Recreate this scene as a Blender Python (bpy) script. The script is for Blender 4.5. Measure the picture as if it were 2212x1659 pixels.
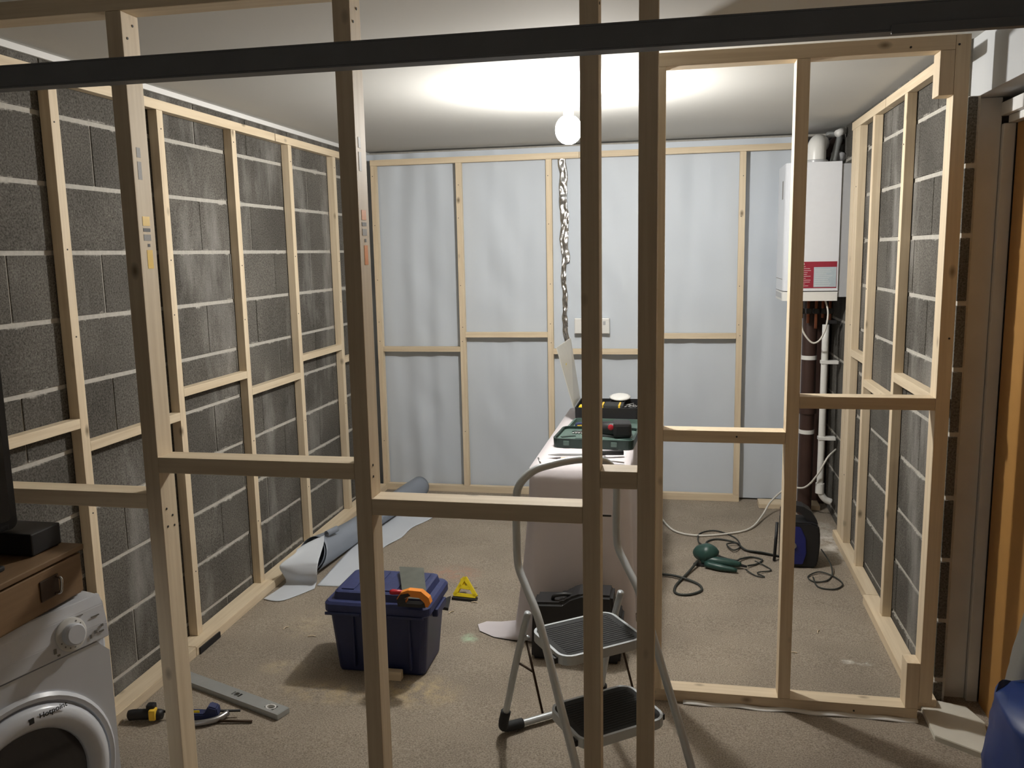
import bpy, bmesh, math, random
from mathutils import Vector, Matrix, noise
random.seed(7)
PI = math.pi
for o in list(bpy.data.objects): bpy.data.objects.remove(o)
SC = bpy.context.scene
COL = SC.collection
H = 1.627                       # eye height; heights named "c" below are relative to the eye
def FZ(y): return 0.0187*(y-3.5)   # the garage floor falls slightly towards its door

# ---------------- camera ----------------
def setup_camera():
    f, pit, yaw, rol = 1841.8, math.radians(8.722), math.radians(11.154), math.radians(-1.096)
    cy, sy, cp, sp = math.cos(yaw), math.sin(yaw), math.cos(pit), math.sin(pit)
    fw = Vector((-sy*cp, cy*cp, -sp)); rt = Vector((cy, sy, 0)); up = rt.cross(fw)
    r2 = math.cos(rol)*rt + math.sin(rol)*up
    u2 = -math.sin(rol)*rt + math.cos(rol)*up
    cam = bpy.data.cameras.new('camera'); co = bpy.data.objects.new('camera', cam); COL.objects.link(co)
    m = Matrix((r2, u2, -fw)).transposed().to_4x4(); m.translation = Vector((0, 0, H))
    co.matrix_world = m
    cam.sensor_fit = 'HORIZONTAL'; cam.sensor_width = 36; cam.lens = f/2212*36
    cam.clip_start = 0.02; cam.clip_end = 50
    SC.camera = co
setup_camera()
# ---------------- world, exposure, main lamp ----------------
wd = bpy.data.worlds.new('world'); SC.world = wd; wd.use_nodes = True
wd.node_tree.nodes['Background'].inputs[0].default_value = (.02, .022, .03, 1)
wd.node_tree.nodes['Background'].inputs[1].default_value = .05
vs = SC.view_settings
vs.view_transform = 'Standard'; vs.look = 'None'; vs.gamma = 1; vs.use_curve_mapping = False
vs.exposure = 0.14
LAMP = Vector((-.46, 3.66, H+.505))
LAMP_COLOR = (1.0, .965, .905)
LAMP_STRENGTH = 620.0

# ---------------- materials ----------------
MATS = {}
def nt_new(name):
    m = bpy.data.materials.new(name); m.use_nodes = True
    nt = m.node_tree; b = nt.nodes['Principled BSDF']
    return m, nt, b
def N(nt, t, **kw):
    n = nt.nodes.new(t)
    for k, v in kw.items():
        if k in n.inputs: n.inputs[k].default_value = v
        else: setattr(n, k, v)
    return n
def L(nt, a, ao, b, bi): nt.links.new(a.outputs[ao], b.inputs[bi])
def plain(name, col, rough=.5, metal=0, var=.06, scale=30, bump=0, spec=None, trans=0, coat=0):
    m, nt, b = nt_new(name)
    tc = N(nt, 'ShaderNodeTexCoord'); no = N(nt, 'ShaderNodeTexNoise', Scale=scale, Detail=4.0)
    L(nt, tc, 'Object', no, 'Vector')
    mr = N(nt, 'ShaderNodeMapRange'); mr.inputs[3].default_value = 1-var; mr.inputs[4].default_value = 1+var
    L(nt, no, 'Fac', mr, 0)
    mx = N(nt, 'ShaderNodeMix', data_type='RGBA', blend_type='MULTIPLY'); mx.inputs[0].default_value = 1
    mx.inputs[6].default_value = (*col, 1); L(nt, mr, 0, mx, 7); L(nt, mx, 2, b, 'Base Color')
    b.inputs['Roughness'].default_value = rough; b.inputs['Metallic'].default_value = metal
    if spec is not None: b.inputs['Specular IOR Level'].default_value = spec
    if trans: b.inputs['Transmission Weight'].default_value = trans
    if coat: b.inputs['Coat Weight'].default_value = coat
    if bump:
        bp = N(nt, 'ShaderNodeBump', Strength=bump, Distance=.002); L(nt, no, 'Fac', bp, 'Height'); L(nt, bp, 'Normal', b, 'Normal')
    MATS[name] = m
    return m
def timber(name, axis, base=(.76, .64, .465), dark=(.54, .41, .26)):
    m, nt, b = nt_new(name)
    tc = N(nt, 'ShaderNodeTexCoord'); oi = N(nt, 'ShaderNodeObjectInfo')
    ad = N(nt, 'ShaderNodeVectorMath', operation='ADD'); L(nt, tc, 'Object', ad, 0)
    ml = N(nt, 'ShaderNodeMath', operation='MULTIPLY'); ml.inputs[1].default_value = 37.; L(nt, oi, 'Random', ml, 0); L(nt, ml, 0, ad, 1)
    mp = N(nt, 'ShaderNodeMapping'); s = [60, 60, 60]; s[axis] = 2.2
    mp.inputs['Scale'].default_value = s; L(nt, ad, 0, mp, 'Vector')
    no = N(nt, 'ShaderNodeTexNoise', Scale=1.0, Detail=5.0, Roughness=.6); L(nt, mp, 0, no, 'Vector')
    cr = N(nt, 'ShaderNodeValToRGB'); cr.color_ramp.elements[0].position = .3; cr.color_ramp.elements[1].position = .62
    cr.color_ramp.elements[0].color = (*[d*.5+c*.5 for c, d in zip(base, dark)], 1); cr.color_ramp.elements[1].color = (*base, 1)
    L(nt, no, 'Fac', cr, 0)
    # knots: sparse voronoi cells
    mp2 = N(nt, 'ShaderNodeMapping'); s2 = [9, 9, 9]; s2[axis] = 5.0
    mp2.inputs['Scale'].default_value = s2; L(nt, ad, 0, mp2, 'Vector')
    vo = N(nt, 'ShaderNodeTexVoronoi', Scale=1.0); L(nt, mp2, 0, vo, 'Vector')
    kr = N(nt, 'ShaderNodeMapRange'); kr.inputs[1].default_value = .03; kr.inputs[2].default_value = .13; kr.inputs[3].default_value = 1; kr.inputs[4].default_value = 0
    L(nt, vo, 'Distance', kr, 0)
    mx = N(nt, 'ShaderNodeMix', data_type='RGBA'); L(nt, kr, 0, mx, 0); L(nt, cr, 0, mx, 6); mx.inputs[7].default_value = (*[d*.45 for d in dark], 1)
    # board to board tone
    mr = N(nt, 'ShaderNodeMapRange'); mr.inputs[3].default_value = .9; mr.inputs[4].default_value = 1.07; L(nt, oi, 'Random', mr, 0)
    m2 = N(nt, 'ShaderNodeMix', data_type='RGBA', blend_type='MULTIPLY'); m2.inputs[0].default_value = 1
    L(nt, mx, 2, m2, 6); L(nt, mr, 0, m2, 7); L(nt, m2, 2, b, 'Base Color')
    b.inputs['Roughness'].default_value = .62
    bp = N(nt, 'ShaderNodeBump', Strength=.15, Distance=.001); L(nt, no, 'Fac', bp, 'Height'); L(nt, bp, 'Normal', b, 'Normal')
    MATS[name] = m
for i, a in enumerate('xyz'): timber('pine_'+a, i)
timber('oak_y', 1, (.22, .135, .065), (.15, .08, .035))

def block_material():
    m, nt, b = nt_new('concrete_block')
    tc = N(nt, 'ShaderNodeTexCoord'); oi = N(nt, 'ShaderNodeObjectInfo'); geo = N(nt, 'ShaderNodeNewGeometry')
    n1 = N(nt, 'ShaderNodeTexNoise', Scale=150.0, Detail=4.0, Roughness=.75); L(nt, geo, 'Position', n1, 'Vector')
    n2 = N(nt, 'ShaderNodeTexNoise', Scale=3.0, Detail=4.0); L(nt, geo, 'Position', n2, 'Vector')
    cr = N(nt, 'ShaderNodeValToRGB'); e = cr.color_ramp.elements
    e[0].position = .32; e[0].color = (.036, .033, .029, 1); e[1].position = .70; e[1].color = (.185, .175, .157, 1)
    L(nt, n1, 'Fac', cr, 0)
    mr = N(nt, 'ShaderNodeMapRange'); mr.inputs[1].default_value = .25; mr.inputs[2].default_value = .75; mr.inputs[3].default_value = .66; mr.inputs[4].default_value = 1.32; L(nt, n2, 'Fac', mr, 0)
    mm = N(nt, 'ShaderNodeMix', data_type='RGBA', blend_type='MULTIPLY'); mm.inputs[0].default_value = 1; L(nt, cr, 0, mm, 6); L(nt, mr, 0, mm, 7)
    r2 = N(nt, 'ShaderNodeMapRange'); r2.inputs[3].default_value = .88; r2.inputs[4].default_value = 1.12; L(nt, oi, 'Random', r2, 0)
    m3 = N(nt, 'ShaderNodeMix', data_type='RGBA', blend_type='MULTIPLY'); m3.inputs[0].default_value = 1; L(nt, mm, 2, m3, 6); L(nt, r2, 0, m3, 7)
    # pale lime bloom washed down the wall
    mpw = N(nt, 'ShaderNodeMapping'); mpw.inputs['Scale'].default_value = (2.4, 2.4, .7); L(nt, geo, 'Position', mpw, 'Vector')
    nw = N(nt, 'ShaderNodeTexNoise', Scale=1.6, Detail=6.0, Roughness=.62); L(nt, mpw, 0, nw, 'Vector')
    wf = N(nt, 'ShaderNodeMapRange'); wf.inputs[1].default_value = .52; wf.inputs[2].default_value = .80; wf.inputs[3].default_value = 0; wf.inputs[4].default_value = .85; L(nt, nw, 'Fac', wf, 0)
    m3b = N(nt, 'ShaderNodeMix', data_type='RGBA'); L(nt, wf, 0, m3b, 0); L(nt, m3, 2, m3b, 6); m3b.inputs[7].default_value = (.36, .35, .33, 1)
    m3 = m3b
    # mortar smeared over the bed edges of the block
    sx = N(nt, 'ShaderNodeSeparateXYZ'); L(nt, tc, 'Object', sx, 0)
    ab = N(nt, 'ShaderNodeMath', operation='ABSOLUTE'); L(nt, sx, 'Z', ab, 0)
    n3 = N(nt, 'ShaderNodeTexNoise', Scale=9.0, Detail=6.0, Roughness=.8); L(nt, geo, 'Position', n3, 'Vector')
    mu = N(nt, 'ShaderNodeMath', operation='MULTIPLY_ADD'); mu.inputs[1].default_value = .065; L(nt, n3, 'Fac', mu, 0); L(nt, ab, 0, mu, 2)
    sm = N(nt, 'ShaderNodeMapRange'); sm.inputs[1].default_value = .136; sm.inputs[2].default_value = .146; L(nt, mu, 0, sm, 0)
    m4 = N(nt, 'ShaderNodeMix', data_type='RGBA'); L(nt, sm, 0, m4, 0); L(nt, m3, 2, m4, 6); m4.inputs[7].default_value = (.50, .48, .44, 1)
    L(nt, m4, 2, b, 'Base Color'); b.inputs['Roughness'].default_value = .95; b.inputs['Specular IOR Level'].default_value = .15
    bp = N(nt, 'ShaderNodeBump', Strength=.7, Distance=.003); L(nt, n1, 'Fac', bp, 'Height'); L(nt, bp, 'Normal', b, 'Normal')
    MATS['concrete_block'] = m
block_material()
plain('mortar', (.46, .44, .40), .95, var=.25, scale=70, bump=.6, spec=.1)

def carpet_material():
    m, nt, b = nt_new('carpet')
    geo = N(nt, 'ShaderNodeNewGeometry')
    n1 = N(nt, 'ShaderNodeTexNoise', Scale=190.0, Detail=3.0, Roughness=.8); L(nt, geo, 'Position', n1, 'Vector')
    n2 = N(nt, 'ShaderNodeTexNoise', Scale=2.4, Detail=5.0); L(nt, geo, 'Position', n2, 'Vector')
    n3 = N(nt, 'ShaderNodeTexNoise', Scale=14.0, Detail=6.0, Roughness=.75); L(nt, geo, 'Position', n3, 'Vector')
    cr = N(nt, 'ShaderNodeValToRGB'); e = cr.color_ramp.elements
    e[0].position = .33; e[0].color = (.17, .142, .112, 1); e[1].position = .66; e[1].color = (.42, .365, .298, 1)
    L(nt, n1, 'Fac', cr, 0)
    mr = N(nt, 'ShaderNodeMapRange'); mr.inputs[1].default_value = .3; mr.inputs[2].default_value = .7; mr.inputs[3].default_value = .86; mr.inputs[4].default_value = 1.12; L(nt, n2, 'Fac', mr, 0)
    last = N(nt, 'ShaderNodeMix', data_type='RGBA', blend_type='MULTIPLY'); last.inputs[0].default_value = 1; L(nt, cr, 0, last, 6); L(nt, mr, 0, last, 7)
    # dropped sawdust, plaster and chalk
    spots = [(-.98, 2.90, .20, .13, (.62, .48, .27), .9), (-1.30, 2.84, .22, .09, (.62, .48, .27), .6), (-1.56, 2.99, .10, .06, (.62, .50, .30), .6),
             (-1.62, 3.38, .12, .16, (.60, .50, .34), .45), (-.866, 3.351, .045, .05, (.42, .55, .40), 1.3), (-1.12, 4.03, .16, .12, (.45, .22, .16), .7),
             (.671, 3.372, .03, .022, (.75, .73, .68), 1.4), (.735, 3.365, .035, .02, (.75, .73, .68), 1.4), (.83, 4.75, .09, .35, (.66, .64, .60), 1.1)]
    for (x, y, rx, ry, c, s) in spots:
        mp = N(nt, 'ShaderNodeMapping'); mp.inputs['Location'].default_value = (-x/rx, -y/ry, 0); mp.inputs['Scale'].default_value = (1/rx, 1/ry, 0)
        L(nt, geo, 'Position', mp, 'Vector')
        ln = N(nt, 'ShaderNodeVectorMath', operation='LENGTH'); L(nt, mp, 0, ln, 0)
        fa = N(nt, 'ShaderNodeMapRange'); fa.inputs[1].default_value = 1.1; fa.inputs[2].default_value = .2; fa.inputs[3].default_value = 0; fa.inputs[4].default_value = s; L(nt, ln, 'Value', fa, 0)
        th = N(nt, 'ShaderNodeMapRange'); th.inputs[1].default_value = .40; th.inputs[2].default_value = .66; L(nt, n3, 'Fac', th, 0)
        mu = N(nt, 'ShaderNodeMath', operation='MULTIPLY', use_clamp=True); L(nt, fa, 0, mu, 0); L(nt, th, 0, mu, 1)
        mx = N(nt, 'ShaderNodeMix', data_type='RGBA'); L(nt, mu, 0, mx, 0); L(nt, last, 2, mx, 6); mx.inputs[7].default_value = (*c, 1)
        last = mx
    L(nt, last, 2, b, 'Base Color'); b.inputs['Roughness'].default_value = 1; b.inputs['Specular IOR Level'].default_value = .05
    bp = N(nt, 'ShaderNodeBump', Strength=.5, Distance=.004); L(nt, n1, 'Fac', bp, 'Height'); L(nt, bp, 'Normal', b, 'Normal')
    MATS['carpet'] = m
carpet_material()
plain('ceiling_board', (.60, .60, .58), .9, var=.04, scale=2)
plain('white_paint', (.74, .74, .73), .55, var=.04, scale=6)
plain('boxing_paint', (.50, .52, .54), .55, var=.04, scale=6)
plain('casing_paint', (.76, .76, .75), .6, var=.12, scale=8)
plain('front_wall', (.70, .68, .64), .9, var=.1, scale=4)
plain('orange_door', (.44, .235, .07), .42, var=.12, scale=14)
plain('steel_dark', (.17, .18, .20), .5, .1, var=.15, scale=12)
plain('membrane_light', (.60, .64, .70), .55, var=.05, scale=5, bump=.1)
plain('membrane_grey', (.22, .25, .30), .5, var=.12, scale=5, bump=.1)
plain('membrane_wall', (.60, .655, .725), .6, var=.05, scale=2.2)
plain('white_plastic', (.78, .78, .76), .35, var=.03)
plain('appliance_white', (.74, .77, .83), .28, var=.03, coat=.3)
plain('appliance_grey', (.46, .47, .49), .3, var=.05)
plain('drum_glass', (.018, .018, .024), .08, var=.2, coat=.8)
plain('black_plastic', (.012, .012, .014), .5, var=.2)
plain('black_gloss', (.008, .008, .010), .25, var=.2)
plain('black_rubber', (.020, .022, .024), .8, var=.25, scale=160, bump=.4)
plain('tube_silver', (.52, .56, .59), .36, .25, var=.08, scale=20)
plain('steel', (.42, .42, .43), .35, .9, var=.1)
plain('rust_bar', (.06, .035, .02), .6, .3, var=.3)
plain('chrome', (.7, .7, .7), .15, 1, var=.02)
plain('foil', (.62, .62, .62), .22, 1, var=.15, scale=22, bump=1.0)
plain('box_navy', (.014, .022, .085), .42, var=.12, scale=18)
plain('box_navy_lid', (.026, .036, .12), .5, var=.30, scale=40)
plain('cloth_white', (.66, .62, .65), .95, var=.06, scale=6)
plain('case_green', (.012, .030, .025), .45, var=.12)
plain('case_green_light', (.085, .135, .118), .5, var=.15)
plain('tool_green', (.020, .062, .052), .4, var=.12)
plain('cleaner_blue', (.012, .018, .16), .35, var=.1)
plain('red_plastic', (.45, .015, .03), .4, var=.1)
plain('label_red', (.27, .015, .035), .5, var=.15, scale=60)
plain('label_grey', (.42, .50, .56), .5, var=.08, scale=60)
plain('yellow', (.78, .60, .02), .45, var=.06)
plain('orange', (.85, .28, .03), .45, var=.06)
plain('label_yellow', (.85, .55, .05), .5, var=.05)
plain('print_black', (.03, .03, .03), .6, var=.1)
plain('print_grey', (.25, .24, .23), .6, var=.2, scale=300)
plain('navy', (.02, .03, .10), .5, var=.1)
plain('cable_dark', (.030, .034, .030), .6, var=.1)
plain('cable_white', (.70, .68, .63), .5, var=.05)
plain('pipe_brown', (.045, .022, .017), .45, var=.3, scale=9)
plain('copper', (.35, .13, .07), .4, .8, var=.2)
plain('alu_grey', (.42, .44, .44), .4, .4, var=.08)
plain('clear_plastic', (.78, .76, .70), .3, var=.05, trans=.55)
plain('saw_blade', (.15, .16, .14), .45, .5, var=.25, scale=25)
plain('bag_blue', (.010, .035, .16), .42, var=.35, scale=9)
plain('bag_dark', (.010, .012, .030), .5, var=.3, scale=9)
plain('plasterboard', (.66, .64, .56), .9, var=.10, scale=9)
def patched(name, c1, c2, scale, lo, hi, rough=.45):
    m, nt, b = nt_new(name)
    tc = N(nt, 'ShaderNodeTexCoord'); no = N(nt, 'ShaderNodeTexNoise', Scale=scale, Detail=3.0, Distortion=1.2); L(nt, tc, 'Object', no, 'Vector')
    cr = N(nt, 'ShaderNodeValToRGB'); e = cr.color_ramp.elements
    e[0].position = lo; e[0].color = (*c1, 1); e[1].position = hi; e[1].color = (*c2, 1); L(nt, no, 'Fac', cr, 0); L(nt, cr, 0, b, 'Base Color')
    b.inputs['Roughness'].default_value = rough; MATS[name] = m
patched('bag_print', (.50, .53, .54), (.04, .09, .035), 7, .60, .66)
def emis(name, col, s):
    m, nt, b = nt_new(name)
    b.inputs['Base Color'].default_value = (*col, 1)
    b.inputs['Emission Color'].default_value = (*col, 1); b.inputs['Emission Strength'].default_value = s
    MATS[name] = m
emis('bulb_glow', LAMP_COLOR, LAMP_STRENGTH)

# ---------------- geometry helpers ----------------
def link(name, bm, mat, parent=None, smooth=False, loc=None, kind=None):
    me = bpy.data.meshes.new(name)
    if loc is not None: bmesh.ops.translate(bm, verts=bm.verts, vec=-Vector(loc))
    bm.normal_update(); bm.to_mesh(me); bm.free()
    if smooth:
        for p in me.polygons: p.use_smooth = True
    me.materials.append(MATS[mat])
    o = bpy.data.objects.new(name, me); COL.objects.link(o)
    if loc is not None: o.location = loc
    if parent is not None: o.parent = parent
    if kind: o['kind'] = kind
    return o
def tag(o, label, cat, group=None, kind=None):
    o['label'] = label; o['category'] = cat
    if group: o['group'] = group
    if kind: o['kind'] = kind
    return o
def empty(name, loc, label, cat, rz=0, group=None):
    o = bpy.data.objects.new(name, None); COL.objects.link(o); o.location = loc; o.rotation_euler = (0, 0, rz)
    o.empty_display_size = .05
    return tag(o, label, cat, group)
def add_box(bm, a, b, bev=0, M=None):
    a = Vector(a); b = Vector(b)
    vs = [bm.verts.new((x, y, z)) for x in (a.x, b.x) for y in (a.y, b.y) for z in (a.z, b.z)]
    F = [(0, 1, 3, 2), (4, 6, 7, 5), (0, 4, 5, 1), (2, 3, 7, 6), (0, 2, 6, 4), (1, 5, 7, 3)]
    fs = [bm.faces.new([vs[i] for i in f]) for f in F]
    if M is not None: bmesh.ops.transform(bm, matrix=M, verts=vs)
    bmesh.ops.recalc_face_normals(bm, faces=fs)
    if bev:
        es = list({e for f in fs for e in f.edges})
        bmesh.ops.bevel(bm, geom=es, offset=bev, segments=2, profile=.6, affect='EDGES')
    return vs
def box(name, a, b, mat, parent=None, bev=.0015, **kw):
    a = Vector(a); b = Vector(b)
    if parent is not None and kw.pop('world', False): pass
    bm = bmesh.new(); c = (a+b)/2
    add_box(bm, a, b, bev)
    return link(name, bm, mat, parent, loc=c, **kw)
def smooth_path(pts, n=8, closed=False):
    pts = [Vector(p) for p in pts]; out = []
    m = len(pts); rng = range(m if closed else m-1)
    for i in rng:
        p0 = pts[(i-1) % m] if (closed or i > 0) else pts[0]*2-pts[1]
        p1 = pts[i]; p2 = pts[(i+1) % m]
        p3 = pts[(i+2) % m] if (closed or i+2 < m) else pts[-1]*2-pts[-2]
        for k in range(n):
            t = k/n
            out.append(.5*((2*p1)+(-p0+p2)*t+(2*p0-5*p1+4*p2-p3)*t*t+(-p0+3*p1-3*p2+p3)*t**3))
    if not closed: out.append(pts[-1])
    return out
def add_tube(bm, path, r, seg=8, closed=False, cap=True):
    path = [Vector(p) for p in path]; n = len(path); rings = []
    up = Vector((0, 0, 1)); prev = None
    for i, p in enumerate(path):
        if closed: t = path[(i+1) % n]-path[(i-1) % n]
        else: t = path[min(i+1, n-1)]-path[max(i-1, 0)]
        if t.length < 1e-9: t = Vector((0, 0, 1))
        t.normalize()
        if prev is None:
            x = t.cross(up)
            if x.length < .1: x = t.cross(Vector((1, 0, 0)))
        else:
            x = prev-t*prev.dot(t)
            if x.length < 1e-6: x = t.cross(up)
        x.normalize(); y = t.cross(x); prev = x
        rr = r[i] if isinstance(r, (list, tuple)) else r
        rings.append([bm.verts.new(p+rr*(math.cos(a)*x+math.sin(a)*y)) for a in [2*PI*k/seg for k in range(seg)]])
    for i in range(n if closed else n-1):
        A = rings[i]; B = rings[(i+1) % n]
        for k in range(seg): bm.faces.new((A[k], A[(k+1) % seg], B[(k+1) % seg], B[k]))
    if cap and not closed:
        bm.faces.new(rings[0][::-1]); bm.faces.new(rings[-1])
def tube(name, path, r, mat, parent=None, seg=10, closed=False, **kw):
    bm = bmesh.new(); add_tube(bm, path, r, seg, closed)
    bmesh.ops.recalc_face_normals(bm, faces=bm.faces)
    return link(name, bm, mat, parent, smooth=True, **kw)
def add_lathe(bm, prof, seg=28, M=None):
    rings = []; vs = []
    for (r, z) in prof:
        ring = [bm.verts.new((max(r, 1e-5)*math.cos(2*PI*k/seg), max(r, 1e-5)*math.sin(2*PI*k/seg), z)) for k in range(seg)]
        rings.append(ring); vs += ring
    fs = []
    for A, B in zip(rings, rings[1:]):
        for k in range(seg): fs.append(bm.faces.new((A[k], A[(k+1) % seg], B[(k+1) % seg], B[k])))
    fs.append(bm.faces.new(rings[0][::-1])); fs.append(bm.faces.new(rings[-1]))
    if M is not None: bmesh.ops.transform(bm, matrix=M, verts=vs)
    bmesh.ops.recalc_face_normals(bm, faces=fs)
def lathe(name, prof, mat, parent=None, M=None, seg=28, smooth=True, **kw):
    bm = bmesh.new(); add_lathe(bm, prof, seg, M)
    o = link(name, bm, mat, parent, smooth=False, **kw)
    if smooth:
        o.data.set_sharp_from_angle(angle=math.radians(35))
        for p in o.data.polygons: p.use_smooth = True
        o.data.set_sharp_from_angle(angle=math.radians(35))
    return o
def add_prism(bm, poly, ax, d0, d1, M=None, bev=0, holes=()):
    """poly: 2D points; extruded along axis ax from d0 to d1"""
    def P(u, v, d):
        return {0: (d, u, v), 1: (u, d, v), 2: (u, v, d)}[ax]
    A = [bm.verts.new(P(u, v, d0)) for u, v in poly]; B = [bm.verts.new(P(u, v, d1)) for u, v in poly]
    n = len(poly); fs = [bm.faces.new(A), bm.faces.new(B[::-1])]
    for i in range(n): fs.append(bm.faces.new((A[i], B[i], B[(i+1) % n], A[(i+1) % n])))
    if M is not None: bmesh.ops.transform(bm, matrix=M, verts=A+B)
    bmesh.ops.recalc_face_normals(bm, faces=fs)
    if bev: bmesh.ops.bevel(bm, geom=list({e for f in fs for e in f.edges}), offset=bev, segments=2, affect='EDGES')
def prism(name, poly, ax, d0, d1, mat, parent=None, bev=0, **kw):
    bm = bmesh.new(); add_prism(bm, poly, ax, d0, d1, None, bev)
    return link(name, bm, mat, parent, **kw)
def rrect(x0, y0, x1, y1, r, n=5):
    pts = []
    for cx, cy, a in ((x1-r, y1-r, 0), (x0+r, y1-r, 90), (x0+r, y0+r, 180), (x1-r, y0+r, 270)):
        for k in range(n+1):
            t = math.radians(a+90*k/n); pts.append((cx+r*math.cos(t), cy+r*math.sin(t)))
    return pts
def grid(name, nu, nv, fn, mat, parent=None, thick=0, **kw):
    bm = bmesh.new()
    V = [[bm.verts.new(fn(i/nu, j/nv)) for j in range(nv+1)] for i in range(nu+1)]
    for i in range(nu):
        for j in range(nv): bm.faces.new((V[i][j], V[i+1][j], V[i+1][j+1], V[i][j+1]))
    o = link(name, bm, mat, parent, smooth=True, **kw)
    if thick:
        s = o.modifiers.new('t', 'SOLIDIFY'); s.thickness = thick; s.offset = -1
    return o
def text_mesh(name, s, size, M, mat, parent, depth=.0006):
    cu = bpy.data.curves.new(name, 'FONT'); cu.body = s; cu.size = size; cu.extrude = depth; cu.align_x = 'CENTER'; cu.align_y = 'CENTER'
    t = bpy.data.objects.new('t', cu); COL.objects.link(t)
    me = bpy.data.meshes.new_from_object(t.evaluated_get(bpy.context.evaluated_depsgraph_get()))
    bpy.data.objects.remove(t)
    me.materials.clear(); me.materials.append(MATS[mat]); me.transform(M)
    o = bpy.data.objects.new(name, me); COL.objects.link(o); o.parent = parent
    return o
def struct(o): o['kind'] = 'structure'; return o

# ---------------- room shell ----------------
XL, XR, XD, YB, YF, CZ = -2.046, .914, 1.075, 5.56, -1.0, H+.674
def floor():
    bm = bmesh.new()
    P = [(XL-.15, YF-.1), (XD+.15, YF-.1), (XD+.15, YB+.15), (XL-.15, YB+.15)]
    T = [bm.verts.new((x, y, FZ(y))) for x, y in P]; B = [bm.verts.new((x, y, FZ(y)-.1)) for x, y in P]
    bm.faces.new(T); bm.faces.new(B[::-1])
    for i in range(4): bm.faces.new((T[i], B[i], B[(i+1) % 4], T[(i+1) % 4]))
    bmesh.ops.recalc_face_normals(bm, faces=bm.faces)
    o = struct(link('floor', bm, 'carpet')); o['label'] = 'worn beige carpet floor with sawdust stains'
floor()
struct(box('ceiling', (XL-.15, YF-.1, CZ), (XD+.15, YB+.15, CZ+.1), 'ceiling_board', bev=0))
struct(box('wall_front', (XL-.15, YF-.1, -.12), (XD+.15, YF, CZ), 'front_wall', bev=0))
struct(box('wall_back', (XL-.15, YB, -.12), (XD+.15, YB+.1, CZ), 'mortar', bev=0))
wl = struct(box('wall_left', (XL-.12, YF, -.12), (XL-.004, YB, CZ), 'mortar', bev=0))
wr = struct(box('wall_right', (XR+.004, 3.215, -.12), (XD+.12, YB, CZ), 'mortar', bev=0))
wd2 = struct(box('wall_doorside', (XD+.02, YF, -.12), (XD+.12, 3.215, CZ), 'front_wall', bev=0)); wd2.name = 'wall_right_near'
# blocks laid in half bond; course beds at H+.030+.225k
def blocks(wall, xface, sgn, y0, y1, lowstart=None):
    cache = {}
    for k in range(-8, 3):
        zb = H+.030+.225*k+.008; zt = zb+.225-.016
        zb = max(zb, FZ(y0)-.05); zt = min(zt, CZ-.001)
        if zt-zb < .02: continue
        off = 0.0 if k % 2 == 1 else .225     # the even courses start half a block on
        ys = 2.77+off-.45*20
        if lowstart is not None: y0 = lowstart if k < 2 else 3.217
        while ys < y1:
            a = max(ys+.0035, y0); b = min(ys+.45-.0035, y1); ys += .45
            if b-a < .03: continue
            key = (round(b-a, 3), round(zt-zb, 3))
            c = Vector((xface, (a+b)/2, (zb+zt)/2))
            full = Vector((xface, (a+b)/2, H+.030+.225*k+.1125))
            if key not in cache or k in (-8, 2):
                bm = bmesh.new(); add_box(bm, (0 if sgn < 0 else -.03, -(b-a)/2, zb-full.z), (.03 if sgn < 0 else 0, (b-a)/2, zt-full.z), .0022)
                if sgn > 0: pass
                o = link('concrete_block', bm, 'concrete_block', wall)
                cache[key] = o.data
            else:
                o = bpy.data.objects.new('concrete_block', cache[key]); COL.objects.link(o); o.parent = wall
            o.location = Vector((full.x+random.uniform(-.0012, .0012), full.y, full.z)) - wall.location
blocks(wl, XL, 1, 1.1, YB-.002)
struct(box('wall_right_return', (XR+.004, 3.105, -.12), (.952, 3.2145, H+.475), 'mortar', bev=0))
blocks(wr, XR, -1, 3.217, YB-.002, 3.10)
t1 = struct(box('trim_1', (XL+.0005, 1.1, H+.652), (XL+.016, YB-.01, CZ), 'white_paint', bev=.002))
# door side: white boxing, stepped architrave, casing, orange door
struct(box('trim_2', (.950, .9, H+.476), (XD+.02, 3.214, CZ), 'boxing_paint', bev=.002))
struct(box('trim_3', (1.030, .9, H+.415), (XD+.02, 3.16, H+.457), 'white_paint', bev=.002))
struct(box('trim_4', (1.050, .9, H+.390), (XD+.02, 3.14, H+.4145), 'white_paint', bev=.002))
struct(box('trim_5', (.955, 3.155, FZ(3.15)-.01), (1.035, 3.214, H+.475), 'casing_paint', bev=.003))
struct(box('trim_6', (1.036, 3.135, FZ(3.15)-.01), (XD-.002, 3.205, H+.3895), 'casing_paint', bev=.003))
dr = struct(box('door_1', (XD, .9, FZ(2)-.02), (XD+.02, 3.13, H+.3895), 'orange_door', bev=.002))
dr['label'] = 'orange brown varnished wooden door panel beside the right end of the frame'

# ---------------- timber frames ----------------
def piece(name, a, b, parent):
    a = Vector(a); b = Vector(b); d = b-a; ax = max(range(3), key=lambda i: abs(d[i]))
    return box(name, a, b, 'pine_'+'xyz'[ax], parent, bev=.0018)
def screws(parent, pts, axis=1, r=.0035):
    bm = bmesh.new()
    for p in pts:
        M = Matrix.Translation(p) @ (Matrix.Rotation(PI/2, 4, 'X') if axis == 1 else Matrix.Rotation(PI/2, 4, 'Y'))
        bmesh.ops.create_cone(bm, cap_ends=True, segments=8, radius1=r, radius2=r*.9, depth=.003, matrix=M)
    return link('screw_heads', bm, 'print_black', parent, kind='stuff')
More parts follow.
